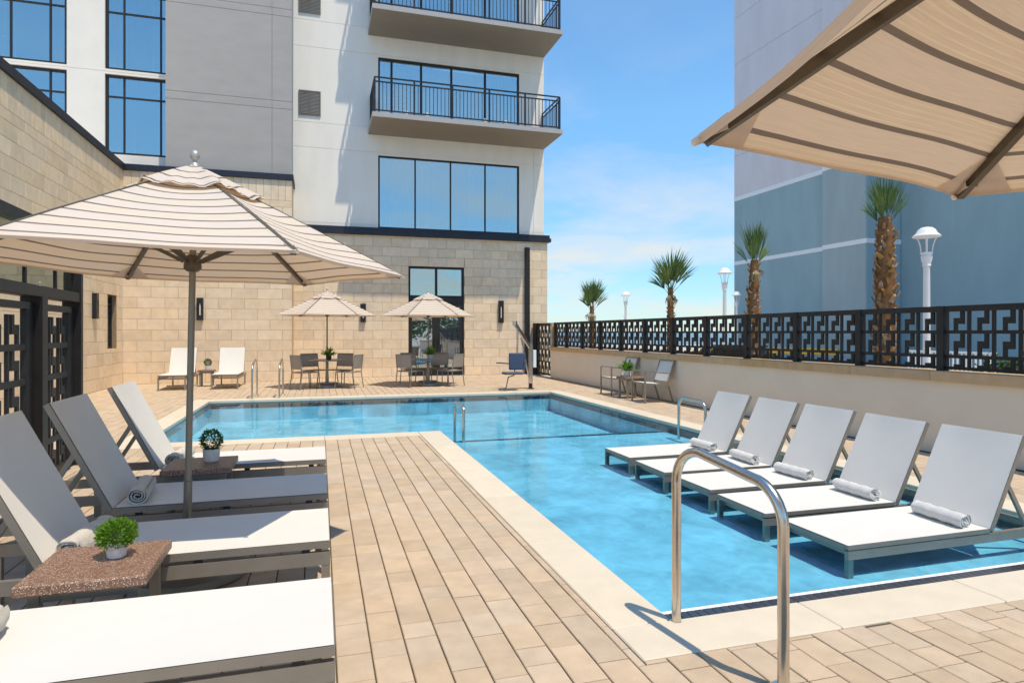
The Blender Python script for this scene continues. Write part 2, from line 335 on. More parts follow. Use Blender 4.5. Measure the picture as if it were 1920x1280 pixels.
    def mesh(s, name, m, smooth=0):
        me = bpy.data.meshes.new(name); me.from_pydata(s.v, [], s.f); me.materials.append(MATS[m])
        if s.uv:
            l = me.uv_layers.new(name='UVMap')
            for lp in me.loops: l.data[lp.index].uv = s.uv.get(lp.vertex_index, (0, 0))
        if s.rn:
            a = me.attributes.new('rnd', 'FLOAT', 'FACE'); a.data.foreach_set('value', s.rn)
        me.update()
        if getattr(s, 'fix', False):
            import bmesh
            b = bmesh.new(); b.from_mesh(me); bmesh.ops.recalc_face_normals(b, faces=b.faces); b.to_mesh(me); b.free()
        if smooth:
            me.polygons.foreach_set('use_smooth', [True]*len(me.polygons)); me.set_sharp_from_angle(angle=R(smooth))
        return me
    def build(s, name, m, parent=None, smooth=0, loc=(0, 0, 0), rz=0, label=None, cat=None, group=None, kind=None):
        return tag(link(name, s.mesh(name, m, smooth), parent, loc, rz), label, cat, group, kind)
def sub(r, h):
    """rectangle r minus rectangle h, both (x0, y0, x1, y1)"""
    x0, y0, x1, y1 = r; a0, b0, a1, b1 = h
    if a0 >= x1 or a1 <= x0 or b0 >= y1 or b1 <= y0: return [r]
    o = []
    if a0 > x0: o.append((x0, y0, a0, y1))
    if a1 < x1: o.append((a1, y0, x1, y1))
    m0, m1 = max(x0, a0), min(x1, a1)
    if b0 > y0: o.append((m0, y0, m1, b0))
    if b1 < y1: o.append((m0, b1, m1, y1))
    return o
def subs(rs, hs):
    for h in hs: rs = [q for r in rs for q in sub(r, h)]
    return [q for q in rs if q[2]-q[0] > .025 and q[3]-q[1] > .02]

# ------------------------------------------------------------------ ground, sea
DX0, DX1, DY0, DY1 = -5.27, 7.08, -4.0, 21.4
g = MB()
for x0, y0, x1, y1 in ((-1500, -1500, 1500, -4.2), (-1500, -4.2, -14, 70), (7.35, -4.2, 1500, 70), (-14, 21.9, 7.35, 70)):
    g.add([(x0, y0, -.06), (x1, y0, -.06), (x1, y1, -.06), (x0, y1, -.06)], [(0, 1, 2, 3)])
g.build('ground', 'pale_bounce_ground', kind='structure')
MB().add([(-2500, 70, -.5), (2500, 70, -.5), (2500, 4000, -.5), (-2500, 4000, -.5)], [(0, 1, 2, 3)]).build('sea', 'sea_water', kind='structure')

# ------------------------------------------------------------------ pool deck of pavers
PX0, PX1, PY0, PY1, QX, QY = -2.25, 5.41, 2.87, 14.85, 1.68, 9.37     # pool inner edges; the L's inner corner is (QX, QY)
CW = .31
holes = [(PX0-CW, QY-CW, PX1+CW, PY1+CW), (QX-CW, PY0-CW, PX1+CW, QY-CW)]
deck = MB()
for x0, y0, x1, y1 in subs([(DX0-.1, DY0, DX1+.1, DY1+.1)], [(h[0]+.02, h[1]+(.02 if i == 0 else .02), h[2]-.02, h[3]+(.1 if i else -.02)) for i, h in enumerate(holes)]):
    deck.box(x0, y0, -.3, x1, y1, -.009)
deck_o = deck.build('pool_deck', 'joint_sand', kind='structure')
PW, JT, DROP = .157, .0065, .003
pav = []
nx = int((DX1-DX0)/PW)+1
for i in range(nx):
    x0 = DX0+i*PW; x1 = min(x0+PW, DX1); y = DY0-rnd.random()*.3
    while y < DY1:
        L = rnd.choice((PW, PW*1.5, PW*1.5, PW*2))
        for q in subs([(x0, max(y, DY0), x1, min(y+L, DY1))], holes):
            pav.append(q)
        y += L
def occluded(q):                         # under the row of loungers, or behind the camera
    return False
scored = sorted(((screen_area([(q[0], q[1], 0), (q[2], q[1], 0), (q[2], q[3], 0), (q[0], q[3], 0)]) if not (q[2] < .02 and q[1] < 6.3) else 0, k) for k, q in enumerate(pav)), reverse=True)
single = {k for a, k in scored[:300]}
def paver_mb(mb, x0, y0, x1, y1, z=0.0):
    a, c = JT/2, .0035
    x0 += a; y0 += a; x1 -= a; y1 -= a
    vs = [(x0, y0, z-.03), (x1, y0, z-.03), (x1, y1, z-.03), (x0, y1, z-.03), (x0, y0, z-c), (x1, y0, z-c), (x1, y1, z-c), (x0, y1, z-c),
          (x0+c, y0+c, z), (x1-c, y0+c, z), (x1-c, y1-c, z), (x0+c, y1-c, z)]
    fs = [(8, 9, 10, 11)]
    for k in range(4):
        k2 = (k+1) % 4; fs += [(k, k2, 4+k2, 4+k), (4+k, 4+k2, 8+k2, 8+k)]
    mb.add(vs, fs)
cache = {}
rest = MB(); rest.rn = []
for k, q in enumerate(pav):
    dz = -rnd.random()*DROP
    if k in single:
        key = (round(q[2]-q[0], 3), round(q[3]-q[1], 3))
        if key not in cache:
            m_ = MB(); paver_mb(m_, -key[0]/2, -key[1]/2, key[0]/2, key[1]/2); cache[key] = m_.mesh('paver', 'paver')
        link('paver', cache[key], deck_o, ((q[0]+q[2])/2, (q[1]+q[3])/2, dz))
    else:
        n0 = len(rest.f); paver_mb(rest, *q, z=dz); v = rnd.random(); rest.rn += [v]*(len(rest.f)-n0)
rest.build('paver_field', 'paver', deck_o, kind='stuff')

# ------------------------------------------------------------------ pool
WZ, SHELF, DEEP = -.042, -.165, -.46
b = MB()
def quad(mb, *p): mb.add(p, [tuple(range(len(p)))])
# floor of the sun shelf, the riser, the deep floor and the walls
quad(b, (QX, PY0, SHELF), (PX1, PY0, SHELF), (PX1, QY, SHELF), (QX, QY, SHELF))
for k, z in enumerate((-.265, -.365)):                       # two broad steps down from the shelf
    y = QY+.3*k; z0 = SHELF if k == 0 else -.265
    quad(b, (QX, y, z), (PX1, y, z), (PX1, y, z0), (QX, y, z0)); quad(b, (QX, y, z), (PX1, y, z), (PX1, y+.3, z), (QX, y+.3, z))
quad(b, (QX, QY+.6, DEEP), (PX1, QY+.6, DEEP), (PX1, QY+.6, -.365), (QX, QY+.6, -.365))
quad(b, (PX0, QY, DEEP), (QX, QY, DEEP), (QX, QY+.6, DEEP), (PX0, QY+.6, DEEP)); quad(b, (PX0, QY+.6, DEEP), (PX1, QY+.6, DEEP), (PX1, PY1, DEEP), (PX0, PY1, DEEP))
out = [(QX, PY0), (PX1, PY0), (PX1, PY1), (PX0, PY1), (PX0, QY), (QX, QY)]
for i in range(6):
    (x0, y0), (x1, y1) = out[i], out[(i+1) % 6]
    quad(b, (x0, y0, DEEP), (x1, y1, DEEP), (x1, y1, -.02), (x0, y0, -.02))
basin = b.build('swimming_pool', 'pool_plaster', kind='structure')
tb = MB()                                                     # waterline tile band
off = {0: (0, 1), 1: (-1, 0), 2: (0, -1), 3: (1, 0), 4: (0, 1), 5: (1, 0)}
for i in range(6):
    if i == 0: continue
    (x0, y0), (x1, y1) = out[i], out[(i+1) % 6]; ox, oy = off[i]
    e = .006
    tb.add([(x0+ox*e, y0+oy*e, -.17), (x1+ox*e, y1+oy*e, -.17), (x1+ox*e, y1+oy*e, -.012), (x0+ox*e, y0+oy*e, -.012)], [(0, 1, 2, 3)])
tb.build('waterline_tile', 'pool_tile', basin)
# contrast tiles on the near rim and on the shelf edge
tm = MB().cbox(-.0235, -.044, -.012, .0235, .044, 0, .002).mesh('rim_tile', 'pool_tile')
for k in range(int((PX1-QX)/.05)):
    link('rim_tile', tm, basin, (QX+.025+k*.05, PY0+.050, -.006))
MB().box(QX, PY0-.01, -.3, PX1, PY0+.096, -.013).build('rim_bed', 'grout', basin)
MB().box(QX, PY0+.0965, -.3, PX1, PY0+.145, -.018).build('rim_edge', 'trim_white', basin)
for k in range(int((PX1-QX)/.05)):
    link('step_tile', tm, basin, (QX+.025+k*.05, QY-.046, SHELF+.009))
# coping stones
cops = []
def run(x0, y0, x1, y1, ax, L=1.22):
    a0, a1 = (x0, x1) if ax == 0 else (y0, y1); n = max(1, round((a1-a0)/L)); st = (a1-a0)/n
    for i in range(n):
        p, q = a0+i*st+.0015, a0+(i+1)*st-.0015
        cops.append((p, y0, q, y1) if ax == 0 else (x0, p, x1, q))
e = .018
run(QX-CW, PY0-CW, PX1+CW, PY0+e*.2, 0); run(QX-CW, PY0+e*.2+.003, QX+e, QY+e, 1); run(PX1-e, PY0+e*.2+.003, PX1+CW, PY1-e-.003, 1)
run(PX0-CW, PY1-e, PX1+CW, PY1+CW, 0); run(PX0-CW, QY+e+.003, PX0+e, PY1-e-.003, 1); run(PX0-CW, QY-CW, QX-CW-.003, QY+e, 0)
for q in cops:
    x, y = (q[0]+q[2])/2, (q[1]+q[3])/2; hx, hy = (q[2]-q[0])/2, (q[3]-q[1])/2
    MB().cbox(-hx, -hy, -.05, hx, hy, .004, .006).build('coping_stone', 'coping', basin, loc=(x, y, 0))
wt = MB()
wt.add([(QX, PY0+.13, WZ), (PX1, PY0+.13, WZ), (PX1, QY, WZ), (QX, QY, WZ)], [(0, 1, 2, 3)])
wt.add([(PX0, QY, WZ), (QX, QY, WZ), (PX1, QY, WZ), (PX1, PY1, WZ), (PX0, PY1, WZ)], [(0, 1, 2, 3, 4)])
wt.build('pool_water', 'water', kind='structure')

# ------------------------------------------------------------------ stone clad walls
SL, SHH = .612, .304
bcache = {}
def block_mesh(w_, h_):
    key = (round(w_, 3), round(h_, 3))
    if key not in bcache:
        a, c = .0035, .004; x, z = key[0]/2-a, key[1]/2-a
        vs = [(-x, .03, -z), (x, .03, -z), (x, .03, z), (-x, .03, z), (-x, c, -z), (x, c, -z), (x, c, z), (-x, c, z), (-x+c, 0, -z+c), (x-c, 0, -z+c), (x-c, 0, z-c), (-x+c, 0, z-c)]
        fs = [(8, 9, 10, 11)]
        for k in range(4):
            k2 = (k+1) % 4; fs += [(k, k2, 4+k2, 4+k), (4+k, 4+k2, 8+k2, 8+k)]
        bcache[key] = MB().add(vs, fs).mesh('stone_block', 'stone')
    return bcache[key]
def stone_blocks(x0, x1, ztop, soldier, openings, ph=0.0, L=SL):
    """rectangles (x0, z0, x1, z1) of a running bond with an optional soldier course under the parapet"""
    o = []; zt = ztop-(.61 if soldier else 0); z = 0; i = 0
    while z < zt-.02:
        z1 = min(z+SHH, zt); x = x0-(L/2 if (i % 2) else 0)-ph
        while x < x1:
            q = (max(x, x0), z, min(x+L, x1), z1)
            if q[2]-q[0] > .03: o += subs([q], openings)
            x += L
        z = z1; i += 1
    if soldier:
        x = x0
        while x < x1-.02: o += subs([(x, zt, min(x+.204, x1), ztop)], openings); x += .204
    return o
def stone_wall(parent, x0, x1, ztop, soldier, openings, thick=.25, single_ok=lambda q: True, L=SL):
    """backing wall in local x/z, faced -y at y = 0; stones are its children"""
    bk = MB()
    xs = sorted({x0, x1, *[v for h in openings for v in (h[0], h[2])]}); zs = sorted({0, ztop, *[v for h in openings for v in (h[1], h[3])]})
    xs = [v for v in xs if x0 <= v <= x1]; zs = [v for v in zs if 0 <= v <= ztop]
    for i in range(len(xs)-1):
        for j in range(len(zs)-1):
            mx, mz = (xs[i]+xs[i+1])/2, (zs[j]+zs[j+1])/2
            if any(h[0] < mx < h[2] and h[1] < mz < h[3] for h in openings): continue
            bk.box(xs[i], .009, zs[j], xs[i+1], thick, zs[j+1])
    wl = bk.build('stone_wall', 'mortar', parent)
    rest_ = MB(); rest_.rn = []
    for q in stone_blocks(x0, x1, ztop, soldier, openings, L=L):
        me = block_mesh(q[2]-q[0], q[3]-q[1]); c = ((q[0]+q[2])/2, 0, (q[1]+q[3])/2)
        if single_ok(q): link('stone_block', me, wl, c)
        else:
            n0 = len(rest_.f); rest_.add([(v.co.x+c[0], v.co.y, v.co.z+c[2]) for v in me.vertices], [tuple(p.vertices) for p in me.polygons]); rest_.rn += [rnd.random()]*(len(rest_.f)-n0)
    if rest_.f: rest_.build('stone_field', 'stone', wl, kind='stuff')
    return wl
def panel_wall(name, m, parent, x0, x1, z0, z1, openings, zj=(), xj=(), y=0, thick=.3, gap=.014):
    """stucco wall in local x/z with window openings and recessed control joints"""
    mb = MB()
    jb = [(x0, z-gap/2, x1, z+gap/2) for z in zj]+[(xx-gap/2, za, xx+gap/2, zb) for xx, za, zb in xj]
    xs = sorted({x0, x1, *[v for h in list(openings)+jb for v in (h[0], h[2])]}); zs = sorted({z0, z1, *[v for h in list(openings)+jb for v in (h[1], h[3])]})
    xs = [v for v in xs if x0 <= v <= x1]; zs = [v for v in zs if z0 <= v <= z1]
    for i in range(len(xs)-1):
        for j in range(len(zs)-1):
            mx, mz = (xs[i]+xs[i+1])/2, (zs[j]+zs[j+1])/2
            if any(h[0] < mx < h[2] and h[1] < mz < h[3] for h in openings): continue
            isj = any(h[0] < mx < h[2] and h[1] < mz < h[3] for h in jb)
            mb.box(xs[i], y+(.016 if isj else 0), zs[j], xs[i+1], y+thick, zs[j+1])
    return mb.build(name, m, parent)
def window(parent, x0, x1, z0, z1, vx=(), hz=(), y=.06, fr=.05, mul=.045, name='window', glass='window_glass', fm='bronze_metal', label=None):
    """frame with mullions at vx and transoms at hz; every pane is a piece"""
    f = MB(); t = .07
    f.box(x0, y, z0, x0+fr, y+t, z1); f.box(x1-fr, y, z0, x1, y+t, z1); f.box(x0+fr, y, z0, x1-fr, y+t, z0+fr); f.box(x0+fr, y, z1-fr, x1-fr, y+t, z1)
    cols = [x0+fr]+[v for x in vx for v in (x-mul/2, x+mul/2)]+[x1-fr]
    rows = [z0+fr]+[v for z in hz for v in (z-mul/2, z+mul/2)]+[z1-fr]
    for x in vx: f.box(x-mul/2, y+.004, z0+fr, x+mul/2, y+t-.004, z1-fr)
    for z in hz:
        for i in range(0, len(cols), 2): f.box(cols[i], y+.008, z-mul/2, cols[i+1], y+t-.008, z+mul/2)
    wo_ = f.build(name, fm, parent, label=label)
    if glass == 'window_glass':                       # behind the glass: dark sheet added to block back light, half drawn curtains
        MB().box(x0-.15, y+.75, z0-.12, x1+.15, y+.8, z1+.12).build('room_backing', 'room_grey', wo_)
        for a_, b_ in (((x0+.02, x0+(x1-x0)*rnd.uniform(.18, .4)), (x1-(x1-x0)*rnd.uniform(.15, .42), x1-.02)) if x1-x0 > 1.2 and name == 'window' else ()):
            nf = int((b_-a_)*60)
            MB().grid(lambda u, v: (a_+(b_-a_)*u, y+.27+.035*math.sin(u*(b_-a_)*48)+.01*math.sin(u*17+v*3), z0+.02+(z1-z0-.06)*v), nf, 2).build('curtain', 'curtain', wo_, 60)
    for i in range(0, len(cols), 2):
        for j in range(0, len(rows), 2):
            MB().box(cols[i], y+.035, rows[j], cols[i+1], y+.045, rows[j+1]).build('pane', glass, wo_)
    return wo_

# ---- hotel tower: stone base, white stucco, balconies (local x = X, local y = 0 on the facade plane)
YR, YL = 21.4, 20.3
tower = empty('hotel_tower', (0, YR, 0), label='white hotel tower with glass balconies above a tan stone base', cat='building')
ST = 4.62                                                   # top of the stone
door = (2.81, 0, 4.69, 3.648)
stone_wall(tower, -.8, 7.69, ST, False, [door])
MB().box(7.44, .2, 0, 7.69, 9, ST).build('side_wall', 'stone', tower)
cb = MB(); cb.box(-.8, -.10, ST+.001, 7.80, .2, ST+.13); cb.box(-.8, -.06, ST+.131, 7.76, .2, ST+.24); cb.box(7.5, .2, ST+.001, 7.80, 9, ST+.13); cb.build('cornice', 'band_metal', tower)
FL = 3.24
wins = [(1.83, 4.87, 6.68, 7.26)]+[(1.83, 8.09+FL*k, 6.68, 10.48+FL*k) for k in range(4)]
TOP = 22.0
panel_wall('stucco_wall', 'white_stucco', tower, -.8, 7.59, ST+.241, TOP, wins, zj=[4.97, 7.35, 8.15, 10.55, 11.4, 13.8, 14.6, 17.0, 17.9, 20.3], xj=[(7.2, 4.87, 7.9)], y=.09)
MB().box(7.3, .391, ST+.241, 7.59, 9, TOP).build('side_wall', 'white_stucco', tower)
MB().box(-.8, .3, TOP, 7.59, 9, TOP+.3).build('roof', 'white_stucco', tower)
window(tower, 1.83, 6.68, 4.87, 7.26, vx=(3.05, 4.25, 5.46), y=.12, fr=.055)
for k in range(4):
    window(tower, 1.83, 6.68, 8.09+FL*k, 10.48+FL*k, vx=(2.27, 3.25, 4.28, 5.46), y=.13, fr=.06, mul=.07)
    bal = empty('balcony', (0, 0, 8.08+FL*k), parent=tower)
    sl = MB(); sl.box(1.5, -1.75, -.155, 7.6, .088, -.012); sl.build('slab', 'balcony_concrete', bal)
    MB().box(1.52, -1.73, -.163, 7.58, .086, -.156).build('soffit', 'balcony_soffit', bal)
    rl = MB(); y = -1.66; hx0, hx1 = 1.58, 7.52
    for z, wd in ((1.06, .045), (.93, .035), (.07, .035)):
        rl.bar((hx0, y, z), (hx1, y, z), wd, .035)
        for x in (hx0, hx1): rl.bar((x, y, z), (x, .07, z), wd, .035)
    rl.build('rail', 'dark_metal', bal)
    for x in [hx0+(hx1-hx0)*i/5 for i in range(6)]: MB().box(x-.025, y-.024, -.012, x+.025, y+.024, 1.04).build('post', 'dark_metal', bal)
    for x in (hx0, hx1): MB().box(x-.02, .02, -.012, x+.02, .07, 1.04).build('post', 'dark_metal', bal)
    bs = MB(); n = 50
    for i in range(1, n): x = hx0+(hx1-hx0)*i/n; bs.box(x-.009, y-.009, .07, x+.009, y+.009, .93)
    for x in (hx0, hx1):
        for i in range(1, 14): yy = y+(.07-y)*i/14; bs.box(x-.009, yy-.009, .07, x+.009, yy+.009, .93)
    bs.build('baluster', 'dark_metal', bal, kind='stuff')
    if k < 2:
        for cx_, w_ in ((2.95, .55), (5.55, .6)):
            ch = MB(); ch.cbox(cx_-w_/2, -.95, .22, cx_+w_/2, -.35, .42, .04); ch.cbox(cx_-w_/2, -.38, .42, cx_+w_/2, -.22, .88, .05); ch.cbox(cx_-w_/2-.1, -.95, .2, cx_-w_/2-.005, -.2, .62, .03); ch.cbox(cx_+w_/2+.005, -.95, .2, cx_+w_/2+.1, -.2, .62, .03)
            for sx in (-1, 1):
                for yy in (-.9, -.3): ch.box(cx_+sx*w_*.45-.02, yy-.02, -.012, cx_+sx*w_*.45+.02, yy+.02, .22)
            ch.v = [(a_, b_, c_*.62) for a_, b_, c_ in ch.v]; o = ch.build('lounge_chair', 'cushion', None, loc=(0, YR, 8.08+FL*k), group='cushioned chairs on the balconies',
                         label='white cushioned chair behind the railing of the %s balcony, %s one' % ('lower' if k == 0 else 'upper', 'left' if cx_ < 4 else 'right'), cat='chair')
for z in (8.35, 11.6):
    vt = MB(); vt.box(-.65, .055, z, .02, .088, z+.035); vt.box(-.65, .055, z+.755, .02, .088, z+.79); vt.box(-.65, .055, z+.036, -.615, .088, z+.754); vt.box(-.015, .055, z+.036, .02, .088, z+.754); vt.box(-.33, .056, z+.036, -.30, .088, z+.754)
    v_ = vt.build('vent', 'vent_metal', tower)
    sl = MB()
    for i in range(16):
        zz = z+.06+i*.044
        for xa, xb in ((-.614, -.331), (-.299, -.016)): sl.bar((xa, .075, zz), (xb, .075, zz), .022, .01, up=(0, .7, .7))
    sl.build('louvre', 'vent_metal', v_, kind='stuff')
# double door with transom light
dr = window(tower, door[0], door[2], 2.62, door[3], vx=(3.75,), y=.07, fr=.07, mul=.08, name='transom_window', glass='window_glass')
MB().box(door[0], .06, 2.45, door[2], .16, 2.619).build('door_head', 'bronze_metal', tower)
for xa, xb, s in ((2.81, 3.748, 1), (3.752, 4.69, -1)):
    d = MB(); d.box(xa, .08, .01, xa+.13, .14, 2.449); d.box(xb-.13, .08, .01, xb, .14, 2.449); d.box(xa+.13, .08, .01, xb-.13, .14, .27); d.box(xa+.13, .08, 2.3, xb-.13, .14, 2.449)
    d_ = d.build('door', 'bronze_metal', tower); MB().box(xa+.13, .105, .27, xb-.13, .115, 2.3).build('pane', 'door_glass', d_)
    hx = xb-.065 if s > 0 else xa+.065
    MB().tube([(hx, .08, .95), (hx, .03, .95), (hx, .03, 1.25), (hx, .08, 1.25)], .012, 8).build('handle', 'dark_metal', d_, 40)
MB().box(6.84, -.13, 0, 7.0, -.002, 4.40).build('downspout', 'bronze_metal', tower)
def sconce(loc, rz, label, h=.72, w_=.17):
    o = empty('wall_sconce', loc, rz, label, 'wall light', 'black wall sconces on the stone')
    c = MB(); c.box(-w_/2, -.10, 0, -w_/2+.035, 0, h); c.box(w_/2-.035, -.10, 0, w_/2, 0, h); c.box(-w_/2+.035, -.10, 0, w_/2-.035, 0, h*.22); c.box(-w_/2+.035, -.10, h*.74, w_/2-.035, 0, h); c.box(-w_/2+.035, -.03, h*.22, w_/2-.035, 0, h*.74)
    c.build('housing', 'dark_metal', o); MB().tube([(0, -.062, h*.22), (0, -.062, h*.74)], .026, 10).build('diffuser', 'lamp_glass', o, 40)
sconce((5.98, YR, 1.78), 0, 'black wall sconce on the stone between the glass doors and the pool lift', .76)
sconce((1.34, YR, 1.78), 0, 'black wall sconce behind the right edge of the middle small parasol', .6)

# ---- stone wing in front, with the grey stucco block and cream window wall above
wing = empty('stone_wing', (0, YL, 0), label='tan stone wing with dark coping, grey block and cream window wall above', cat='building')
PZ = 5.98
def big(q): return True
stone_wall(wing, DX0, -.8, PZ, True, [], L=.70)
MB().box(-.95, .251, 0, -.801, YR-YL+.02, PZ).build('side_wall', 'stone', wing)
MB().box(DX0-.2, -.06, PZ+.001, -.76, .3, PZ+.17).build('coping_band', 'band_metal', wing)
MB().box(-.9, .301, PZ+.001, -.76, 1.2, PZ+.17).build('coping_band', 'band_metal', wing)
GX = -4.22
panel_wall('grey_block', 'grey_stucco', wing, GX, -.81, PZ+.171, TOP, [], zj=[8.13, 8.36, 10.9, 11.12, 14.2, 14.4, 17.4], xj=[(-1.37, PZ+.171, TOP)], y=.1, thick=.9)
cw = [(-5.88, 6.55, -4.0, 8.83), (-8.6, 6.55, -6.82, 8.83), (-5.88, 8.97, -4.0, 11.25), (-8.6, 8.97, -6.82, 11.25), (-5.88, 11.4, -4.0, 13.7), (-8.6, 11.4, -6.82, 13.7)]
panel_wall('cream_wall', 'cream_stucco', wing, -13.5, -.9, 5.5, TOP, cw, zj=[8.9, 11.33], y=.6, thick=.3)
for x0, z0, x1, z1 in cw:
    t = z1-.62
    window(wing, x0, x1, z0, z1, vx=((x0+.47, x0+1.42) if x0 > -6 else (x0+.42, x1-.42)), hz=(t,), y=.66, fr=.07, mul=.045)
sconce((-3.3, YL, 1.80), 0, 'black wall sconce on the stone behind the big parasol pole', .64)
# left wall of the wing: local x runs along world Y, facing +X
lw = empty('stone_side_wing', (DX0, 0, 0), R(90), 'tan stone side wall with dark parapet, running towards the camera', 'building')
slot = (18.95, 1.02, 19.75, 2.44)
stone_wall(lw, 4.0, YL-.001, PZ, True, [slot], single_ok=lambda q: q[2] > 13.3 and not (q[1] < 4 and q[2] < 16))
MB().box(4.0, -.06, PZ+.001, YL-.07, .3, PZ+.17).build('coping_band', 'band_metal', lw)
MB().box(4.0, .26, PZ-.3, YL+.5, 8, PZ-.05).build('roof', 'cream_stucco', lw)
window(lw, slot[0], slot[2], slot[1], slot[3], vx=(), hz=(2.2,), y=.12, fr=.06, name='niche_window', glass='door_glass')
MB().tube([(19.1, .1, 1.1), (19.1, .05, 1.1), (19.1, .05, 1.35), (19.1, .1, 1.35)], .014, 8).build('handle', 'dark_metal', lw, 40)
sconce((DX0, 17.85, 1.78), R(90), 'black wall sconce on the side wall beside the narrow window', .62)

# ---- lattice (interlocking key pattern) used by the fence and the gates
def key_row(mb, x0, x1, z0, z1, n, bar=.03, t=.026, y=0, flip=False, ext=0):
    cw_ = (x1-x0)/n; h = z1-z0
    for i in range(n):
        a = x0+i*cw_
        def b_(u0, v0, u1, v1, tt):
            if flip: u0, u1 = 1-u1, 1-u0
            mb.box(a+u0*cw_, y-tt/2, z0+v0*h, a+u1*cw_, y+tt/2, z0+v1*h)
        b_(.64, .66, .79, 1.001, t); b_(.36, .33, .79, .66, t); b_(.36, -.001, .50, .33, t)
    for i in range(1, n): x = x0+i*cw_; mb.box(x-bar/2, y-t/2-.003, z0-ext, x+bar/2, y+t/2+.003, z1)

# ------------------------------------------------------------------ right garden wall and fence (run along Y)
gw = MB().box(0, 0, -.06, .24, 15.4+9, .87).build('garden_wall', 'wall_stucco', None, loc=(DX1, -5.0, 0), label='low cream stucco wall with sandstone cap along the right side', cat='wall')
for i in range(20):
    y = .0+i*1.22
    MB().cbox(-.05, y+.0015, .871, .32, min(y+1.2185, 24.4), .99, .006).build('cap_stone', 'cap_stone', gw)
MB().box(DX1-.07, -4, -.005, DX1-.002, 19.5, .004).build('drain_strip', 'bronze_metal', deck_o)
fence = empty('lattice_fence', (7.2, 0, .99), R(90), 'black metal key pattern fence on top of the cream wall', 'fence')
posts = [18.3-1.235*k for k in range(14)]
posts = [19.25]+posts
for k, y in enumerate(posts):
    MB().box(y-.045, -.05, 0, y+.045, .05, .776).build('post', 'bronze_metal', fence)
    if k+1 < len(posts):
        a, c = posts[k+1]+.045, y-.045
        r_ = MB()
        for z0, z1, t in ((.705, .775, .07), (.445, .485, .04), (.155, .195, .04), (.02, .055, .04)): r_.box(a, -t/2, z0, c, t/2, z1)
        r_.build('rail', 'bronze_metal', fence)
        p = MB(); n = 4 if c-a > .9 else 3
        key_row(p, a, c, .485, .705, n, ext=.041, flip=True); key_row(p, a, c, .195, .445, n, ext=.041, flip=True)
        cw_ = (c-a)/n
        for i in range(n): p.box(a+(i+.21)*cw_, -.013, .055, a+(i+.64)*cw_, .013, .085); p.box(a+(i+.21)*cw_, -.0125, .085, a+(i+.36)*cw_, .0125, .155)
        for i in range(1, n): p.box(a+i*cw_-.015, -.016, .055, a+i*cw_+.015, .016, .155)
        p.build('lattice_panel', 'bronze_metal', fence)
pp = MB().box(7.1, 19.34, .0, 7.3, 19.46, 1.75).build('gate_post', 'cap_stone', None, label='tan post at the end of the cream wall beside the far gate', cat='post')
gate = empty('metal_gate', (7.2, 0, 0), R(90), 'black metal pool gate between the tower corner and the cream wall', 'gate')
f = MB(); f.box(19.5, -.03, .02, 19.56, .03, 1.76); f.box(20.95, -.03, .02, 21.01, .03, 1.76); f.box(19.56, -.025, 1.7, 20.95, .025, 1.76); f.box(19.56, -.025, .04, 20.95, .025, .1); f.build('gate_frame', 'bronze_metal', gate)
p = MB()
for z in (.1, .5, .9, 1.3): key_row(p, 19.56, 20.95, z, z+.36, 4); p.box(19.56, -.02, z+.36, 20.95, .02, z+.4)
p.build('lattice_panel', 'bronze_metal', gate); MB().box(21.02, -.07, 0, 21.35, .07, 1.77).build('gate_jamb', 'bronze_metal', gate)
MB().box(19.6, -.07, .95, 19.7, -.03, 1.15).build('lock_box', 'steel', gate)

# ------------------------------------------------------------------ left glass screen with lattice doors (runs along Y at X = -2.6)
scr = empty('entry_screen', (-2.229, .0084, 0), R(92.6), 'dark framed entry screen with glass transom and lattice doors behind the loungers', 'entrance')
Y0, Y1 = 4.1, 8.17
fr_ = MB(); fr_.box(Y1-.07, -.09, 0, Y1, .09, 2.5); fr_.box(Y0, -.09, 0, Y0+.07, .09, 2.5); fr_.box(Y0+.07, -.085, 2.43, Y1-.07, .085, 2.5); fr_.box(Y0+.07, -.08, 1.78, Y1-.07, .08, 1.88)
for y in (7.0, 5.5): fr_.box(y-.07, -.088, 0, y+.07, .088, 1.779)
for y in (7.55, 6.75, 5.95, 5.15): fr_.box(y-.016, -.02, 1.881, y+.016, .012, 2.429)
fr_.build('frame', 'bronze_metal', scr)
ys = [Y0+.07, 5.15, 5.95, 6.75, 7.55, Y1-.07]
for i in range(5): MB().box(ys[i]+(.018 if i else 0), -.006, 1.88, ys[i+1]-(.018 if i < 4 else 0), .006, 2.43).build('transom_pane', 'transom_glass', scr)
for a, c in ((7.075, 8.095), (5.575, 6.925), (4.175, 5.425)):
    dd = empty('lattice_door', (0, 0, 0), parent=scr)
    f = MB(); f.box(a, -.05, .02, a+.05, .05, 1.72); f.box(c-.17, -.02, .02, c, .02, 1.72); f.box(a+.05, -.045, 1.66, c-.17, .045, 1.72); f.box(a+.05, -.045, .02, c-.17, .045, .1); f.build('door_frame', 'bronze_metal', dd)
    p = MB()
    for i in range(5):
        z = .1+i*.312; key_row(p, a+.05, c-.17, z, z+.255, 3, bar=.03, t=.022, flip=True)
        if i < 4: p.box(a+.05, -.016, z+.255, c-.17, .016, z+.312)
    p.build('lattice_panel', 'bronze_metal', dd)

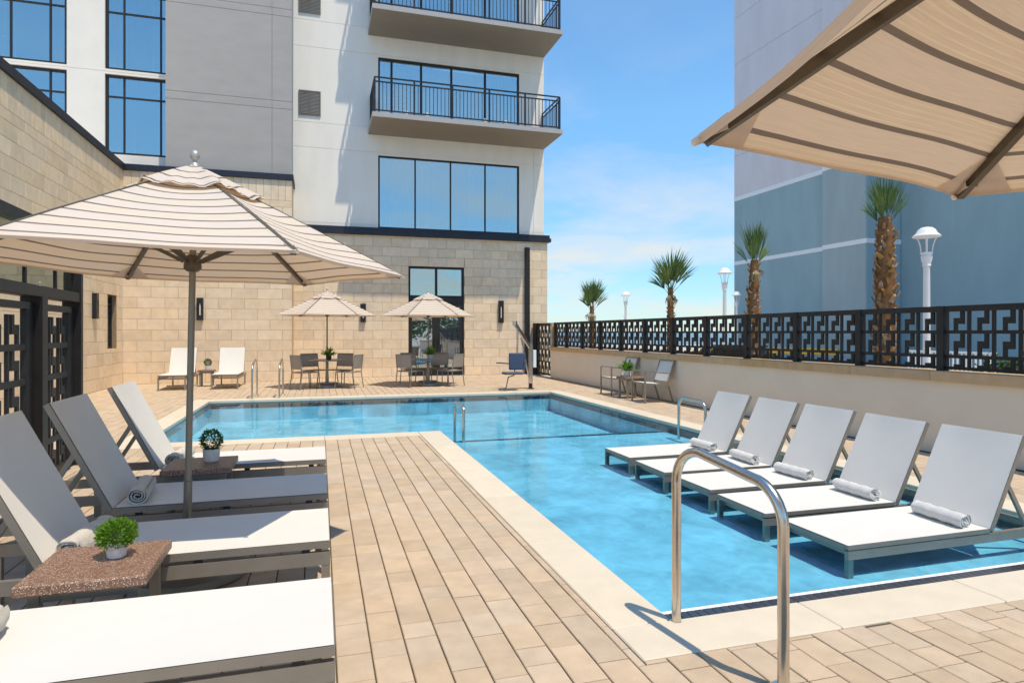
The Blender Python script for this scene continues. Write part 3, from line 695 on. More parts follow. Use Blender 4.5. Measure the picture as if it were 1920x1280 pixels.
# ------------------------------------------------------------------ sun loungers
def make_lounger():
    o = empty('sun_lounger'); W = .32; H = .38; SLN = 1.25; bx_, bz_ = .33, .655
    g_ = MB()
    for s in (-1, 1): g_.bar((.0, s*(W-.014), H-.018), (SLN, s*(W-.014), H-.018), .028, .034)
    g_.bar((.014, -W+.03, H-.02), (.014, W-.03, H-.02), .03, .028); g_.bar((SLN-.02, -W+.03, H-.03), (SLN-.02, W-.03, H-.03), .03, .025); g_.build('seat_frame', 'frame_metal', o)
    def seat(u, v):
        x = .004+u*(SLN-.004); yy = -W+.004+v*(2*W-.008); sg = math.sin(math.pi*v)**.7*math.sin(math.pi*min(1, max(0, u*1.0)))**.5
        return (x, yy, H+.003-.012*sg)
    s_ = MB(); s_.grid(seat, 12, 8); s_.grid(lambda u, v: tuple(Vector(seat(1-u, v))-Vector((0, 0, .005))), 12, 8); s_.build('seat_sling', 'sling', o, 60)
    L = math.hypot(bx_, bz_); D = Vector((bx_/L, 0, bz_/L)); NN = Vector((-bz_/L, 0, bx_/L))
    b0 = Vector((SLN+.012, 0, H-.005))
    bf = MB()
    for s in (-1, 1): q = Vector((0, s*(W-.014), 0)); bf.bar(b0+q-NN*.018, b0+q+D*L-NN*.018, .028, .034, up=NN)
    q = b0+D*(L-.014)-NN*.02; bf.bar(q+Vector((0, -W+.03, 0)), q+Vector((0, W-.03, 0)), .03, .028, up=NN); bf.build('back_frame', 'frame_metal', o)
    def back(u, v):
        sg = math.sin(math.pi*v)**.7*math.sin(math.pi*u)**.5
        p = b0+D*(.004+u*(L-.004))+NN*(.003-.014*sg); return (p.x, -W+.004+v*(2*W-.008), p.z)
    s_ = MB(); s_.grid(back, 10, 8); s_.grid(lambda u, v: tuple(Vector(back(1-u, v))-NN*.005), 10, 8); s_.build('back_sling', 'sling', o, 60)
    bs = MB(); E_ = 1.93
    for s in (-1, 1): bs.bar((0, s*(W-.016), .292), (E_, s*(W-.016), .292), .032, .066)
    for x in (.06, .95, E_-.02): bs.bar((x, -W+.033, .292), (x, W-.033, .292), .03, .04)
    bs.build('base_frame', 'frame_metal', o)
    for x in (.022, E_-.24):
        for s in (-1, 1): MB().box(x-.021, s*(W-.018)-.0165, 0, x+.021, s*(W-.018)+.0165, .258).build('leg', 'frame_metal', o)
    for s in (-1, 1):
        for x in (.12, .62, 1.12): MB().box(x-.02, s*(W-.018)-.012, .3255, x+.02, s*(W-.018)+.012, H-.0355).build('spacer', 'dark_metal', o)
        m_ = b0+D*.40-NN*.035; MB().bar((m_.x, s*(W-.055), m_.z), (SLN+.47, s*(W-.055), .31), .022, .03).build('back_strut', 'frame_metal', o)
    m_ = b0+D*.40-NN*.045; MB().tube([(m_.x, -W+.04, m_.z), (m_.x, W-.04, m_.z)], .012, 8).build('cross_bar', 'frame_metal', o, 40)
    return o
lounger = make_lounger(); used = [False]; lastl = [None]
def place_lounger(x, y, z, rz, label, group):
    o = lounger if not used[0] else copy_tree(lounger); used[0] = True
    o.location = (x, y, z); o.rotation_euler = (0, 0, rz); tag(o, label, 'sun lounger', group); lastl[0] = o
def make_towel(m, seed):
    """a towel rolled into a spiral, lying along local y"""
    r_ = random.Random(seed); pts = []
    turns = 3.1; n = 64
    for i in range(n+1):
        a = i/n*turns*2*math.pi; rr = .012+.046*(i/n)**.9
        pts.append((math.cos(a)*rr*1.08, math.sin(a)*rr))
    mb = MB(); ny = 16; Lh = .21
    def P(i, j, w_):
        x, z = pts[i]; k = math.hypot(x, z); t = j/ny*2-1
        wob = 1+.05*math.sin(j*1.3+i*.21+seed)+.03*math.sin(j*2.9+i*.5)
        sc_ = (k+w_)/max(k, 1e-6)*wob
        yo = Lh*t+(.012*math.sin(i*.33+seed)+.006*math.sin(i*.9))*(1 if abs(t) > .9 else .3)
        return (x*sc_, yo, z*sc_+.062)
    mb.grid(lambda u, v: P(round(u*n), round(v*ny), 0), n, ny)
    mb.grid(lambda u, v: P(round((1-u)*n), round(v*ny), -.0075), n, ny)
    for j in (0, ny):                                 # close the thickness at both ends
        mb.grid(lambda u, v: P(round(u*n), j, -.0075*v), n, 1)
    return mb.mesh('rolled_towel', m, 70)
tw_cream = [make_towel('towel', 3), make_towel('towel', 8)]; tw_white = [make_towel('white_towel', 1), make_towel('white_towel', 5)]
def place_towel(me, x, y, z, rz, label, group):
    tag(link('rolled_towel', me, None, (x, y, z), rz), label, 'towel', group)
left = [(2.60, 'nearest white sun lounger in the lower left corner, its back out of view', 'cream rolled towel cut off by the left edge on the nearest lounger'),
        (3.755, 'white sun lounger behind the speckled brown table with the bright green plant', 'cream rolled towel half hidden by the bright green potted plant'),
        (4.765, 'white sun lounger crossed by the big parasol pole', 'cream rolled towel with its spiral end facing us left of the parasol pole'),
        (5.96, 'farthest white lounger of the left row, next to the pool', 'cream rolled towel behind the big parasol pole on the farthest left lounger')]
for i, (y, lb, tl) in enumerate(left):
    place_lounger(.05, y, 0, R(180), lb, 'sun loungers in a row on the deck')
    place_towel(tw_cream[i % 2], -1.11, y-.06, .372, R(6*(-1)**i), tl, 'cream towels on the deck loungers')
nm = ['nearest', 'second nearest', 'middle', 'second farthest', 'farthest']
for i, y in enumerate((3.725, 4.51, 5.28, 6.03, 6.82)):
    place_lounger(3.30+(.012, -.01, .015, -.006, .008)[i], y, -.33, R((.5, -.6, .4, -.3, .7)[i]), '%s of the five white loungers standing in the shallow pool water' % nm[i], 'sun loungers in the shallow water')
    for ch in lastl[0].children:
        if ch.name.startswith('leg'): ch.location.z = SHELF+.33; ch.scale.z = (.286-(SHELF+.33))/.258      # short legged version
        if ch.name.startswith('base_frame'): ch.location.z = .028
    place_towel(tw_white[i % 2], 4.43, y-.04, .042, R(-4+3*(i % 3)), 'white rolled towel on the %s lounger in the pool' % nm[i], 'white towels on the pool loungers')
place_lounger(-3.545, 17.78, 0, R(90), 'white lounger by the far stone wall, left of the small table', 'sun loungers by the far stone wall')
place_lounger(-2.325, 17.78, 0, R(90), 'white lounger by the far stone wall, right of the small table', 'sun loungers by the far stone wall')

# ------------------------------------------------------------------ side tables and pots
def side_table(x, y, label, sx=.47, sy=.48, h=.46, top='terrazzo', t=.045):
    o = empty('side_table', (x, y, 0), 0, label, 'table', 'small side tables')
    MB().cbox(-sx/2, -sy/2, h-t, sx/2, sy/2, h, .006).build('table_top', top, o)
    for a in (-1, 1):
        for c in (-1, 1): MB().box(a*(sx/2-.06)-.02, c*(sy/2-.06)-.02, 0, a*(sx/2-.06)+.02, c*(sy/2-.06)+.02, h-t-.001).build('leg', 'frame_metal', o)
    f = MB()
    for a in (-1, 1): f.box(-sx/2+.081, a*(sy/2-.06)-.015, h-t-.04, sx/2-.081, a*(sy/2-.06)+.015, h-t-.002); f.box(a*(sx/2-.06)-.0145, -sy/2+.081, h-t-.04, a*(sx/2-.06)+.0145, sy/2-.081, h-t-.002)
    f.build('apron', 'frame_metal', o); return o
side_table(-.915, 3.185, 'speckled brown terrazzo side table with bright green plant, nearest the camera')
side_table(-.865, 5.36, 'speckled brown side table with round topiary behind the parasol pole')
side_table(-2.93, 19.0, 'small brown table between the two far wall loungers', .40, .40, .44)
side_table(6.62, 12.92, 'small brown table between the two armchairs at the cream wall', .5, .5, .47)
def leafball(mb, c, r, n, size, rg, sq=1.0, up=.3, inner=.55):
    seedp = rg.uniform(0, 6)
    for _ in range(n):
        while True:
            d = Vector((rg.uniform(-1, 1), rg.uniform(-1, 1), rg.uniform(-1, 1)))
            if .05 < d.length < 1: break
        d.normalize(); rr = r*(inner+(1-inner)*rg.random()**.5)*(1+.06*math.sin(d.x*9+d.y*7+seedp))
        p = Vector(c)+Vector((d.x*rr, d.y*rr, d.z*rr*sq))
        ax = (d+Vector((rg.gauss(0, .5), rg.gauss(0, .5), rg.gauss(0, .5)+up))).normalized()
        sd = ax.cross(Vector((rg.gauss(0, 1), rg.gauss(0, 1), rg.gauss(0, 1)))).normalized()
        L = size*rg.uniform(.7, 1.3); nn = ax.cross(sd)*L*.12
        mb.add([p, p+ax*L*.5+sd*L*.24+nn, p+ax*L, p+ax*L*.5-sd*L*.24+nn], [(0, 1, 2, 3)])
def potted(x, y, z, label, kind, s=1.0, pot='pot'):
    o = empty('potted_plant', (x, y, z), 0, label, 'plant', 'potted plants on tables'); rg = random.Random(int(x*100+y*10))
    ph = .085*s
    MB().lathe([(.040*s, 0), (.046*s, .004), (.052*s, ph*.5), (.054*s, ph), (.047*s, ph), (.045*s, ph-.012)], 24).build('pot', pot, o, 40)
    m_ = MB()
    if kind == 'ball': leafball(m_, (0, 0, ph+.058*s), .066*s, 900, .017*s, rg, inner=.6)
    elif kind == 'bush': leafball(m_, (0, 0, ph+.042*s), .095*s, 2300, .019*s, rg, .82, .5, inner=.35)
    else:
        for i in range(46):
            a = rg.uniform(0, 6.283); e_ = rg.uniform(.2, 1.35); L = rg.uniform(.09, .17)*s; d = Vector((math.cos(a)*math.cos(e_), math.sin(a)*math.cos(e_), math.sin(e_)))
            p = Vector((0, 0, ph-.01)); q = p+d*L; sd = d.cross(Vector((0, 0, 1))).normalized(); nn = sd.cross(d)
            m_.tube([p, q], .0018*s, 4)
            for k in range(5):
                t = p+d*L*(.35+.16*k); dd = (d+sd*rg.uniform(-1, 1)+Vector((0, 0, rg.uniform(-.5, .3)))).normalized(); s2 = dd.cross(nn+Vector((.1, .2, .1))).normalized(); l2 = .055*s*rg.uniform(.7, 1.2)
                m_.add([t, t+dd*l2*.5+s2*l2*.3, t+dd*l2, t+dd*l2*.5-s2*l2*.3], [(0, 1, 2, 3)])
    m_.build('foliage', 'topiary_leaf' if kind == 'ball' else 'leaf', o)
potted(-.86, 3.22, .46, 'bright green bushy plant in a white pot on the nearest table', 'bush', .80)
potted(-.80, 5.40, .46, 'dark round topiary in a white pot beside the parasol pole', 'ball', 1.15)
potted(-2.9, 18.98, .44, 'small round plant in a white pot between the far wall loungers', 'ball', 1.4)
potted(6.55, 13.0, .47, 'leafy green plant in a white pot between the two armchairs', 'sprig', 1.5)

# ------------------------------------------------------------------ parasols
def make_parasol(Rr=1.26, rim=1.845, apex=2.43):
    o = empty('parasol'); n = 6; rise = apex-rim; SLn = math.hypot(Rr*.866, rise)
    def rib(k, t):
        a = R(60*k); z = apex-rise*(t**1.06); return Vector((math.cos(a)*Rr*t, math.sin(a)*Rr*t, z))
    def surf(k, s, t, lift=0, wave=0):
        p = rib(k, t)*(1-s)+rib(k+1, t)*s; q = math.sin(math.pi*s)
        ed = 1-.028*q*t**2
        z = p.z-.06*q*t*(1-t)*2.0+lift+wave*math.sin(s*math.pi*7+k*1.7)*.5+wave*.6*math.sin(s*math.pi*3+k)
        z += .006*math.sin(s*6+t*5+k*2.1)*q*t
        return (p.x*ed, p.y*ed, z)
    m_ = MB(); T0 = .14
    for k in range(n):
        m_.grid(lambda s, v: surf(k, s, T0+(1-T0)*v), 12, 14, lambda s, v: (s+k, (1-T0)*(1-v)*SLn))
        m_.grid(lambda s, v: tuple(Vector(surf(k, s, 1))*(1-.012*v)+Vector((0, 0, -.013*v+.012*rim*v))), 12, 2, lambda s, v: (s+k, .08+.03*v))   # turned hem
    cn_ = m_.build('canopy', 'canopy', o, 50)
    vc = MB()
    for k in range(n): vc.grid(lambda s, v: surf(k, s, .02+.30*v, .032, .013*v**2), 14, 6, lambda s, v: (s+k, .30*(1-v)*SLn+.03))
    vc.build('vent_cap', 'canopy', cn_, 60)
    for k in range(n):
        p = [rib(k, t)-Vector((0, 0, .016)) for t in (.05, .35, .7, .985)]
        rb = MB()
        for i in range(3): rb.bar(p[i], p[i+1], .023, .03)
        rb_ = rb.build('rib', 'rib_metal', o)
        a = R(60*k); q0 = Vector((math.cos(a)*.05, math.sin(a)*.05, rim+.03)); MB().bar(q0, p[1]+(p[2]-p[1])*.35-Vector((0, 0, .012)), .014, .022).build('strut', 'rib_metal', rb_)
        # fabric pocket that holds the rib end
        u0 = [surf(k, s, t, -.006) for s, t in ((0, .999), (.115, .995), (0, .86))]; u1 = [surf(k-1, s, t, -.006) for s, t in ((1, .999), (.885, .995), (1, .86))]
        pk = MB(); pk.uv = {}
        pk.add(u0, [(0, 1, 2)]); pk.add(u1, [(0, 2, 1)]); e0 = Vector(rib(k, 1.0)); ax = (rib(k, 1)-rib(k, .9)).normalized(); sd = Vector((-math.sin(a), math.cos(a), 0))
        for i in range(len(pk.v)): pk.uv[i] = (0, .075+.004*i)
        pk.add([e0-ax*.09+sd*.02-Vector((0, 0, .033)), e0+ax*.01+sd*.006-Vector((0, 0, .012)), e0+ax*.01-sd*.006-Vector((0, 0, .012)), e0-ax*.09-sd*.02-Vector((0, 0, .033)), e0-ax*.09+sd*.024, e0+ax*.012+sd*.008, e0+ax*.012-sd*.008, e0-ax*.09-sd*.024], [(0, 1, 2, 3), (0, 4, 5, 1), (1, 5, 6, 2), (2, 6, 7, 3)])
        pk.build('rib_pocket', 'canopy', o)
    MB().tube([(0, 0, .05), (0, 0, .56)], .024, 16).build('lower_pole', 'pole_metal', o, 40)
    MB().tube([(0, 0, .561), (0, 0, apex+.02)], .019, 16).build('pole', 'pole_metal', o, 40)
    MB().lathe([(.03, rim-.03), (.05, rim-.015), (.05, rim+.01), (.04, rim+.055), (.03, rim+.07)], 16).build('runner_hub', 'rib_metal', o, 30)
    MB().lathe([(.02, 0), (.03, .0), (.024, .014), (.012, .022), (.010, .032), (.019, .040), (.026, .053), (.028, .067), (.023, .084), (.012, .094), (.002, .097)], 18, (0, 0, apex+.02)).build('finial', 'finial_metal', o, 50)
    MB().lathe([(.34, 0), (.36, .012), (.355, .05), (.31, .085), (.06, .10), (.045, .10), (.045, .27), (.04, .27)], 40).build('base', 'frame_metal', o, 35)
    return o
par = make_parasol()
def place_par(o, x, y, rz, label, tilt=(0, 0), z=0, s=1):
    o.location = (x, y, z); o.rotation_euler = (tilt[0], tilt[1], rz); o.scale = s if isinstance(s, tuple) else (s, s, s); tag(o, label, 'parasol', 'striped cream parasols')
place_par(par, -.77, 4.26, R(0), 'large striped cream parasol standing between the left loungers', (0, R(1.1)))
place_par(copy_tree(par), 1.59, .44, R(14), 'striped parasol overhead at the upper right, seen from below', s=(.90, .90, 1.02))
place_par(copy_tree(par), .18, 17.72, R(4), 'smaller looking striped parasol over the left dining table', s=1.03)
place_par(copy_tree(par), 2.85, 17.6, R(-3), 'striped parasol over the dining table before the glass doors', s=1.03)

# ------------------------------------------------------------------ dining sets
def make_dining_chair():
    o = empty('dining_chair'); w_ = .255
    # faces local +y; origin on the floor under the seat
    for s in (-1, 1):
        MB().tube([(s*w_, .26, 0), (s*w_, .235, .43)], .0135, 8).build('leg', 'frame_metal', o, 40)
        MB().tube([(s*w_, -.30, 0), (s*w_, -.235, .42), (s*(w_-.004), -.29, .86)], .0135, 8).build('leg', 'frame_metal', o, 40)
    f = MB()
    for s in (-1, 1): f.tube([(s*w_, .235, .43), (s*w_, -.235, .42)], .0135, 8)
    f.tube([(-w_, .235, .43), (w_, .235, .43)], .0135, 8); f.tube([(-w_, -.235, .42), (w_, -.235, .42)], .0135, 8); f.tube([(-w_, -.29, .86), (w_, -.29, .86)], .0135, 8); f.tube([(-w_, -.247, .52), (w_, -.247, .52)], .011, 8)
    f.build('frame', 'frame_metal', o, 40)
    MB().grid(lambda u, v: (-w_+.01+u*(2*w_-.02), -.23+v*.46, .432-.012*math.sin(math.pi*u)), 8, 4).build('seat', 'chair_sling', o, 40)
    MB().grid(lambda u, v: (-w_+.008+u*(2*w_-.016), -.248-.042*v-.03*math.sin(math.pi*u)*.7, .525+.33*v), 8, 5).build('backrest', 'chair_sling', o, 40)
    return o
dch = make_dining_chair(); dused = [False]
def dining(x, y, where, pot, label_p):
    t = empty('dining_table', (x, y, 0), 0, 'round grey dining table with parasol pole through it, %s' % where, 'table', 'round dining tables')
    MB().lathe([(.03, .70), (.44, .70), (.46, .708), (.46, .722), (.45, .73), (.03, .73)], 40).build('table_top', 'frame_metal', t, 30)
    MB().lathe([(.033, .0), (.038, .0), (.038, .70), (.033, .70)], 16).build('pedestal', 'frame_metal', t, 30)
    MB().lathe([(.26, .101), (.27, .11), (.26, .125), (.05, .14)], 30).build('foot', 'frame_metal', t, 30)
    for a, nmn in ((217, 'front left'), (323, 'front right'), (119, 'rear left'), (61, 'rear right')):
        o = dch if not dused[0] else copy_tree(dch); dused[0] = True
        r_ = .66; px, py = x+math.cos(R(a))*r_*1.02, y+math.sin(R(a))*r_*.92
        o.location = (px, py, 0); o.rotation_euler = (0, 0, R(a+90+rnd.uniform(-9, 9)+0))
        tag(o, 'grey sling dining chair, %s seat at the table %s' % (nmn, where), 'chair', 'grey dining chairs')
    potted(x+.04, y-.16, .73, label_p, 'sprig', 1.35, pot)
dining(.18, 17.72, 'before the stone wall', 'dark_pot', 'leafy plant in a dark pot on the left dining table')
dining(2.85, 17.6, 'in front of the glass doors', 'pot', 'leafy plant in a white pot on the dining table by the doors')
# ------------------------------------------------------------------ armchairs at the right wall
def armchair(y, label):
    o = empty('armchair', (6.68, y, 0), R(90), label, 'chair', 'armchairs at the cream wall')   # local +y looks at the pool (-X)
    w_ = .285
    for s in (-1, 1):
        MB().box(s*w_-.014, .30, 0, s*w_+.014, .33, .64).build('leg', 'frame_metal', o)
        MB().bar((s*w_, -.33, 0), (s*w_, -.20, .40), .028, .03).build('leg', 'frame_metal', o)
        MB().bar((s*w_, .315, .652), (s*w_, -.27, .60), .04, .022).build('arm', 'frame_metal', o)
    f = MB()
    for s in (-1, 1): f.bar((s*w_, .30, .40), (s*w_, -.20, .36), .026, .03); f.bar((s*(w_-.001), -.19, .345), (s*(w_-.001), -.36, .86), .026, .03)
    f.bar((-w_, .30, .40), (w_, .30, .40), .026, .03); f.bar((-w_, -.36, .86), (w_, -.36, .86), .026, .03); f.bar((-w_, -.215, .42), (w_, -.215, .42), .02, .024)
    f.build('frame', 'frame_metal', o)
    MB().grid(lambda u, v: (-w_+.012+u*(2*w_-.024), .30-v*.50, .418-.04*v-.014*math.sin(math.pi*u)), 8, 5).build('seat', 'sling', o, 40)
    MB().grid(lambda u, v: (-w_+.012+u*(2*w_-.024), -.205-.15*v-.01*math.sin(math.pi*u), .44+.405*v), 8, 5).build('backrest', 'sling', o, 40)
armchair(13.68, 'white sling armchair at the cream wall, the one farther away'); armchair(12.1, 'white sling armchair at the cream wall, the one closer to us')

# ------------------------------------------------------------------ handrails
def arc(c, a0, a1, r, u, n=8):
    c, u = Vector(c), Vector(u)
    return [c+u*math.cos(R(a0+(a1-a0)*i/n))*r+Vector((0, 0, 1))*math.sin(R(a0+(a1-a0)*i/n))*r for i in range(n+1)]
def rail(p, q, ztop, r, label, z0=0.0, z1=0.0, bend=.12, drop=.0, flange=True, rt=.024, name='pool_handrail'):
    """inverted U from p to q (floor points); the q end is lower by drop"""
    p, q = Vector((*p, 0)), Vector((*q, 0)); u = (q-p).normalized(); D = (q-p).length
    top0, top1 = ztop, ztop-drop
    pts = [p+Vector((0, 0, z0)), p+Vector((0, 0, top0-bend))]+arc(p+u*bend+Vector((0, 0, top0-bend)), 180, 90, bend, u)
    e_ = q-u*bend+Vector((0, 0, top1-bend)); pts += arc(e_, 90, 0, bend, u)+[q+Vector((0, 0, z1))]
    o = empty(name, (p.x, p.y, 0), 0, label, 'handrail', 'steel pool handrails')
    mb = MB().tube([v-p for v in pts], rt, 14); mb.build('rail_tube', 'steel', o, 50)
    if flange:
        for c, z in ((p, z0), (q, z1)): MB().lathe([(rt+.002, 0), (.055, 0), (.055, .008), (.04, .02), (rt+.002, .024)], 18, tuple(c-p+Vector((0, 0, z)))).build('escutcheon', 'chrome', o, 40)
rail((1.715, 2.86), (1.805, 2.19), .875, .048, 'large steel grab rail in the foreground at the pool corner', -.02, .0, .17, .05, True, .0235)
rail((2.03, 9.95), (2.02, 9.25), .36, .04, 'small steel handrail in the water off the paved corner', -.55, SHELF, .10, .0, False, .022)
rail((5.2, 8.6), (5.2, 7.9), .47, .04, 'steel handrail behind the farthest pool lounger', -.31, SHELF, .14, .0, False, .022)
rail((-1.38, 15.75), (-1.42, 15.05), .84, .04, 'left one of the two ladder rails on the far pool edge', .0, -.5, .25, .06, True, .021)
rail((-.82, 15.75), (-.86, 15.05), .84, .04, 'right one of the two ladder rails on the far pool edge', .0, -.5, .25, .06, True, .021)

# ------------------------------------------------------------------ pool lift
lf = empty('pool_lift', (5.2, 15.75, 0), 0, 'steel pool lift with blue seat at the far pool corner', 'pool lift')
MB().lathe([(.10, 0), (.10, .012), (.05, .03), (.05, .16), (.035, .16)], 18).build('anchor', 'dark_metal', lf, 35)
MB().bar((0, 0, .14), (0, 0, 1.16), .10, .09).build('mast', 'steel', lf)
MB().bar((.02, 0, 1.02), (-.46, -.12, 1.68), .075, .075).build('boom', 'steel', lf)
MB().tube([(-.28, -.07, 1.32), (-.05, -.01, .30)], .02, 10).build('actuator', 'steel', lf, 40)
MB().box(.06, -.05, .55, .14, .05, 1.0).build('battery_box', 'trim_white', lf)
MB().lathe([(.03, -.06), (.06, -.06), (.06, .06), (.03, .06)], 16, (-.46, -.12, 1.68)).build('pulley', 'chrome', lf, 40)
MB().tube([(-.38, -.10, 1.50), (-.40, -.13, .9)], .022, 10).build('hanger', 'steel', lf, 40)
ss = MB(); ss.cbox(-.62, -.17, .50, -.18, -.10, .93, .02); ss.build('seat_back', 'blue_fabric', lf)
ss = MB(); ss.cbox(-.82, -.48, .40, -.34, -.15, .46, .02); ss.build('seat_pad', 'blue_fabric', lf)
fr = MB(); fr.tube([(-.45, -.08, .9), (-.45, -.08, .38), (-.55, -.3, .37), (-.72, -.42, .34), (-.80, -.5, .08), (-1.0, -.55, .06)], .014, 8)
fr.tube([(-.60, -.12, .66), (-1.02, -.42, .70)], .014, 8); fr.tube([(-.2, -.12, .66), (-.35, -.5, .68)], .014, 8); fr.build('seat_frame', 'dark_metal', lf, 40)

# ------------------------------------------------------------------ palms beyond the wall
def palm_frond(seed, L, droop):
    rg = random.Random(seed); mb = MB(); st = Vector((0, 0, 0)); pet = .26*L
    mb.tube([(0, 0, 0), (0, .02, pet*.5), (0, .05+droop*.1, pet)], .012, 5, .006)
    h = Vector((0, .05+droop*.1, pet)); n = 12
    for i in range(n):
        a = -.56+1.12*i/(n-1)+rg.gauss(0, .05); l = L*.9*(1-.22*abs(a)/.56)*rg.uniform(.88, 1.08)
        d = Vector((math.sin(a), .10+droop*.35+rg.gauss(0, .06), math.cos(a))).normalized(); s = d.cross(Vector((0, 1, 0))).normalized()*.021
        tip = h+d*l+Vector((0, droop*.28*l+abs(rg.gauss(0, .03)), -droop*.35*l)); md = h+d*l*.55; k = Vector((0, -.010, 0))
        mb.add([h-s*.3, h+s*.3, md+s+k*0, md-k, md-s, tip], [(0, 1, 2, 3), (0, 3, 4), (4, 3, 5), (3, 2, 5)])
    return mb.mesh('frond', 'palm_leaf')
fr_m = [palm_frond(11+i, .95+.05*(i % 3), (0, .03, .10, .22)[i % 4]) for i in range(8)]
dry_m = MB(); dry_mesh = palm_frond(77, .7, 1.3).copy(); dry_mesh.materials.clear(); dry_mesh.materials.append(MATS['dry_leaf'])
bt = MB(); bt.add([(-.055, 0, 0), (.055, 0, 0), (.03, .055, .15), (-.03, .055, .15), (-.05, -.03, 0), (.05, -.03, 0), (.02, .03, .19), (-.02, .03, .19)], [(0, 1, 2, 3), (4, 7, 6, 5), (3, 2, 6, 7), (0, 3, 7, 4), (1, 5, 6, 2)])
bt.fix = True; boot_me = bt.mesh('boot', 'palm_boot')
def palm(x, y, th, r0, r1, label, seed, s=1.0, lean=0.0, w=1.0):
    """th = height of the trunk; the leaves were tied up, so they stand mostly upright"""
    o = empty('palm_tree', (x, y, -.06), 0, label, 'palm tree', 'palms beyond the wall'); rg = random.Random(seed)
    pts = [(lean*(t**2), 0, th*t) for t in (0, .15, .35, .55, .75, .9, 1)]
    def rad(t): return r0*(1-.12*t)+(r1-r0*.88)*max(0, (t-.72)/.28)**1.2 if t > .72 else r0*(.94+.12*math.sin(t*4.2))*(1-.12*t)
    mb = MB(); ring = 14
    for j in range(13):
        t = j/12
        for k in range(ring): a = 2*math.pi*k/ring; mb.v.append((lean*t*t+math.cos(a)*rad(t), math.sin(a)*rad(t), th*t))
    for j in range(12):
        for k in range(ring): k2 = (k+1) % ring; mb.f.append((j*ring+k, j*ring+k2, (j+1)*ring+k2, (j+1)*ring+k))
    mb.build('trunk', 'palm_trunk', o, 60)
    z = .35; i = 0
    while z < th-.12:                                  # cut leaf bases in a criss-cross spiral
        a = i*2.39996+rg.gauss(0, .07); t = z/th; rr = rad(t)*.97
        b_ = link('boot', boot_me, o); b_.location = (lean*t*t+math.cos(a)*rr, math.sin(a)*rr, z)
        k = (.75+.35*rg.random())*min(1, r0*5.2)*(1 if t < .8 else .75); b_.scale = (k*.95, k*1.0, k*rg.uniform(.85, 1.25)); b_.rotation_euler = (rg.gauss(-.12, .12), rg.gauss(0, .16)+(.45 if i % 2 else -.45), a-math.pi/2)
        i += 1; z += (.0235 if r0 > .14 else .030)
    top = Vector((lean, 0, th))
    for i in range(15):
        a = i*2.39996+rg.gauss(0, .2); q = (i/14)
        tilt = (.02+.56*q**1.7)*(.35+.65*w)+rg.gauss(0, .05)
        f_ = link('frond', fr_m[(i*3) % 8 if q < .5 else (2 if q < .8 else 3)], o); f_.location = top+Vector((math.cos(a)*.04, math.sin(a)*.04, -.18*q-.02))
        k = s*rg.uniform(.85, 1.1); f_.scale = (k*w, k*w, k)
        f_.rotation_euler = Matrix.Rotation(a-math.pi/2, 3, 'Z').to_4x4().to_euler(); f_.rotation_euler = (Matrix.Rotation(a-math.pi/2, 3, 'Z') @ Matrix.Rotation(-tilt, 3, 'X') @ Matrix.Rotation(rg.uniform(-.9, .9), 3, 'Z')).to_euler()
    for i in range(4):
        a = rg.uniform(0, 6.28); f_ = link('dry_frond', dry_mesh, o); f_.location = top+Vector((0, 0, -.12)); k = s*rg.uniform(.45, .65); f_.scale = (k, k, k)
        f_.rotation_euler = (Matrix.Rotation(a-math.pi/2, 3, 'Z') @ Matrix.Rotation(-rg.uniform(1.3, 2.0), 3, 'X')).to_euler()
palm(9.0, 8.47, 3.42, .155, .10, 'nearest and tallest palm, in front of the blue building under the parasol edge', 3, .70, -.0, .58)
palm(9.0, 11.9, 3.08, .13, .08, 'palm at the left edge of the blue building behind the fence', 4, .84, .06, .58)
palm(9.0, 15.3, 2.72, .095, .065, 'palm against the sky, middle one left of the blue building', 5, .98, 0, .92)
palm(9.0, 20.5, 2.42, .095, .065, 'farthest and smallest palm, against the sky by the tower', 6, .92, 0, .85)

# ------------------------------------------------------------------ street lamps
def make_lamp(h=3.75):
    o = empty('street_lamp')
    MB().lathe([(.16, 0), (.16, .25), (.11, .32), (.075, .36), (.062, h-.85), (.065, h-.84)], 20).build('post', 'lamp_white', o, 30)
    MB().lathe([(.062, h-.839), (.085, h-.82), (.075, h-.79), (.10, h-.70), (.11, h-.62), (.085, h-.60), (.115, h-.58), (.115, h-.54), (.05, h-.53)], 20).build('capital', 'lamp_white', o, 30)
    for k in range(4):
        a = R(45+90*k); MB().tube([(math.cos(a)*r_, math.sin(a)*r_, z) for r_, z in ((.10, h-.54), (.115, h-.40), (.15, h-.28), (.20, h-.20))], .012, 6).build('arm', 'lamp_white', o, 40)
    MB().lathe([(.20, h-.215), (.265, h-.215), (.27, h-.195), (.20, h-.13), (.165, h-.06), (.11, h-.015), (.04, h), (.003, h+.003)], 24).build('lamp_hood', 'lamp_white', o, 35)
    return o
lamp = make_lamp()
for i, (x, y, s, lb) in enumerate(((12.38, 10.6, 1.0, 'nearest white street lamp, before the plain blue wall'), (15.7, 22.5, 1.10, 'white street lamp at the left edge of the blue building'),
                                   (20.4, 28.2, .96, 'white street lamp just right of the building edge, behind a palm'), (15.5, 30.9, .98, 'white street lamp against the sky between the two far palms'), (33.0, 66, .95, 'tiny farthest white lamp peeking over the fence'))):
    o = lamp if i == 0 else copy_tree(lamp); o.location = (x, y, -.06); o.scale = (s, s, s); tag(o, lb, 'street lamp', 'white street lamps')

# ------------------------------------------------------------------ blue and lilac building
bb = empty('blue_building', (24.0, 23.6, 0), 0, 'tall windowless building, lilac above and teal blue below with white bands', 'building')
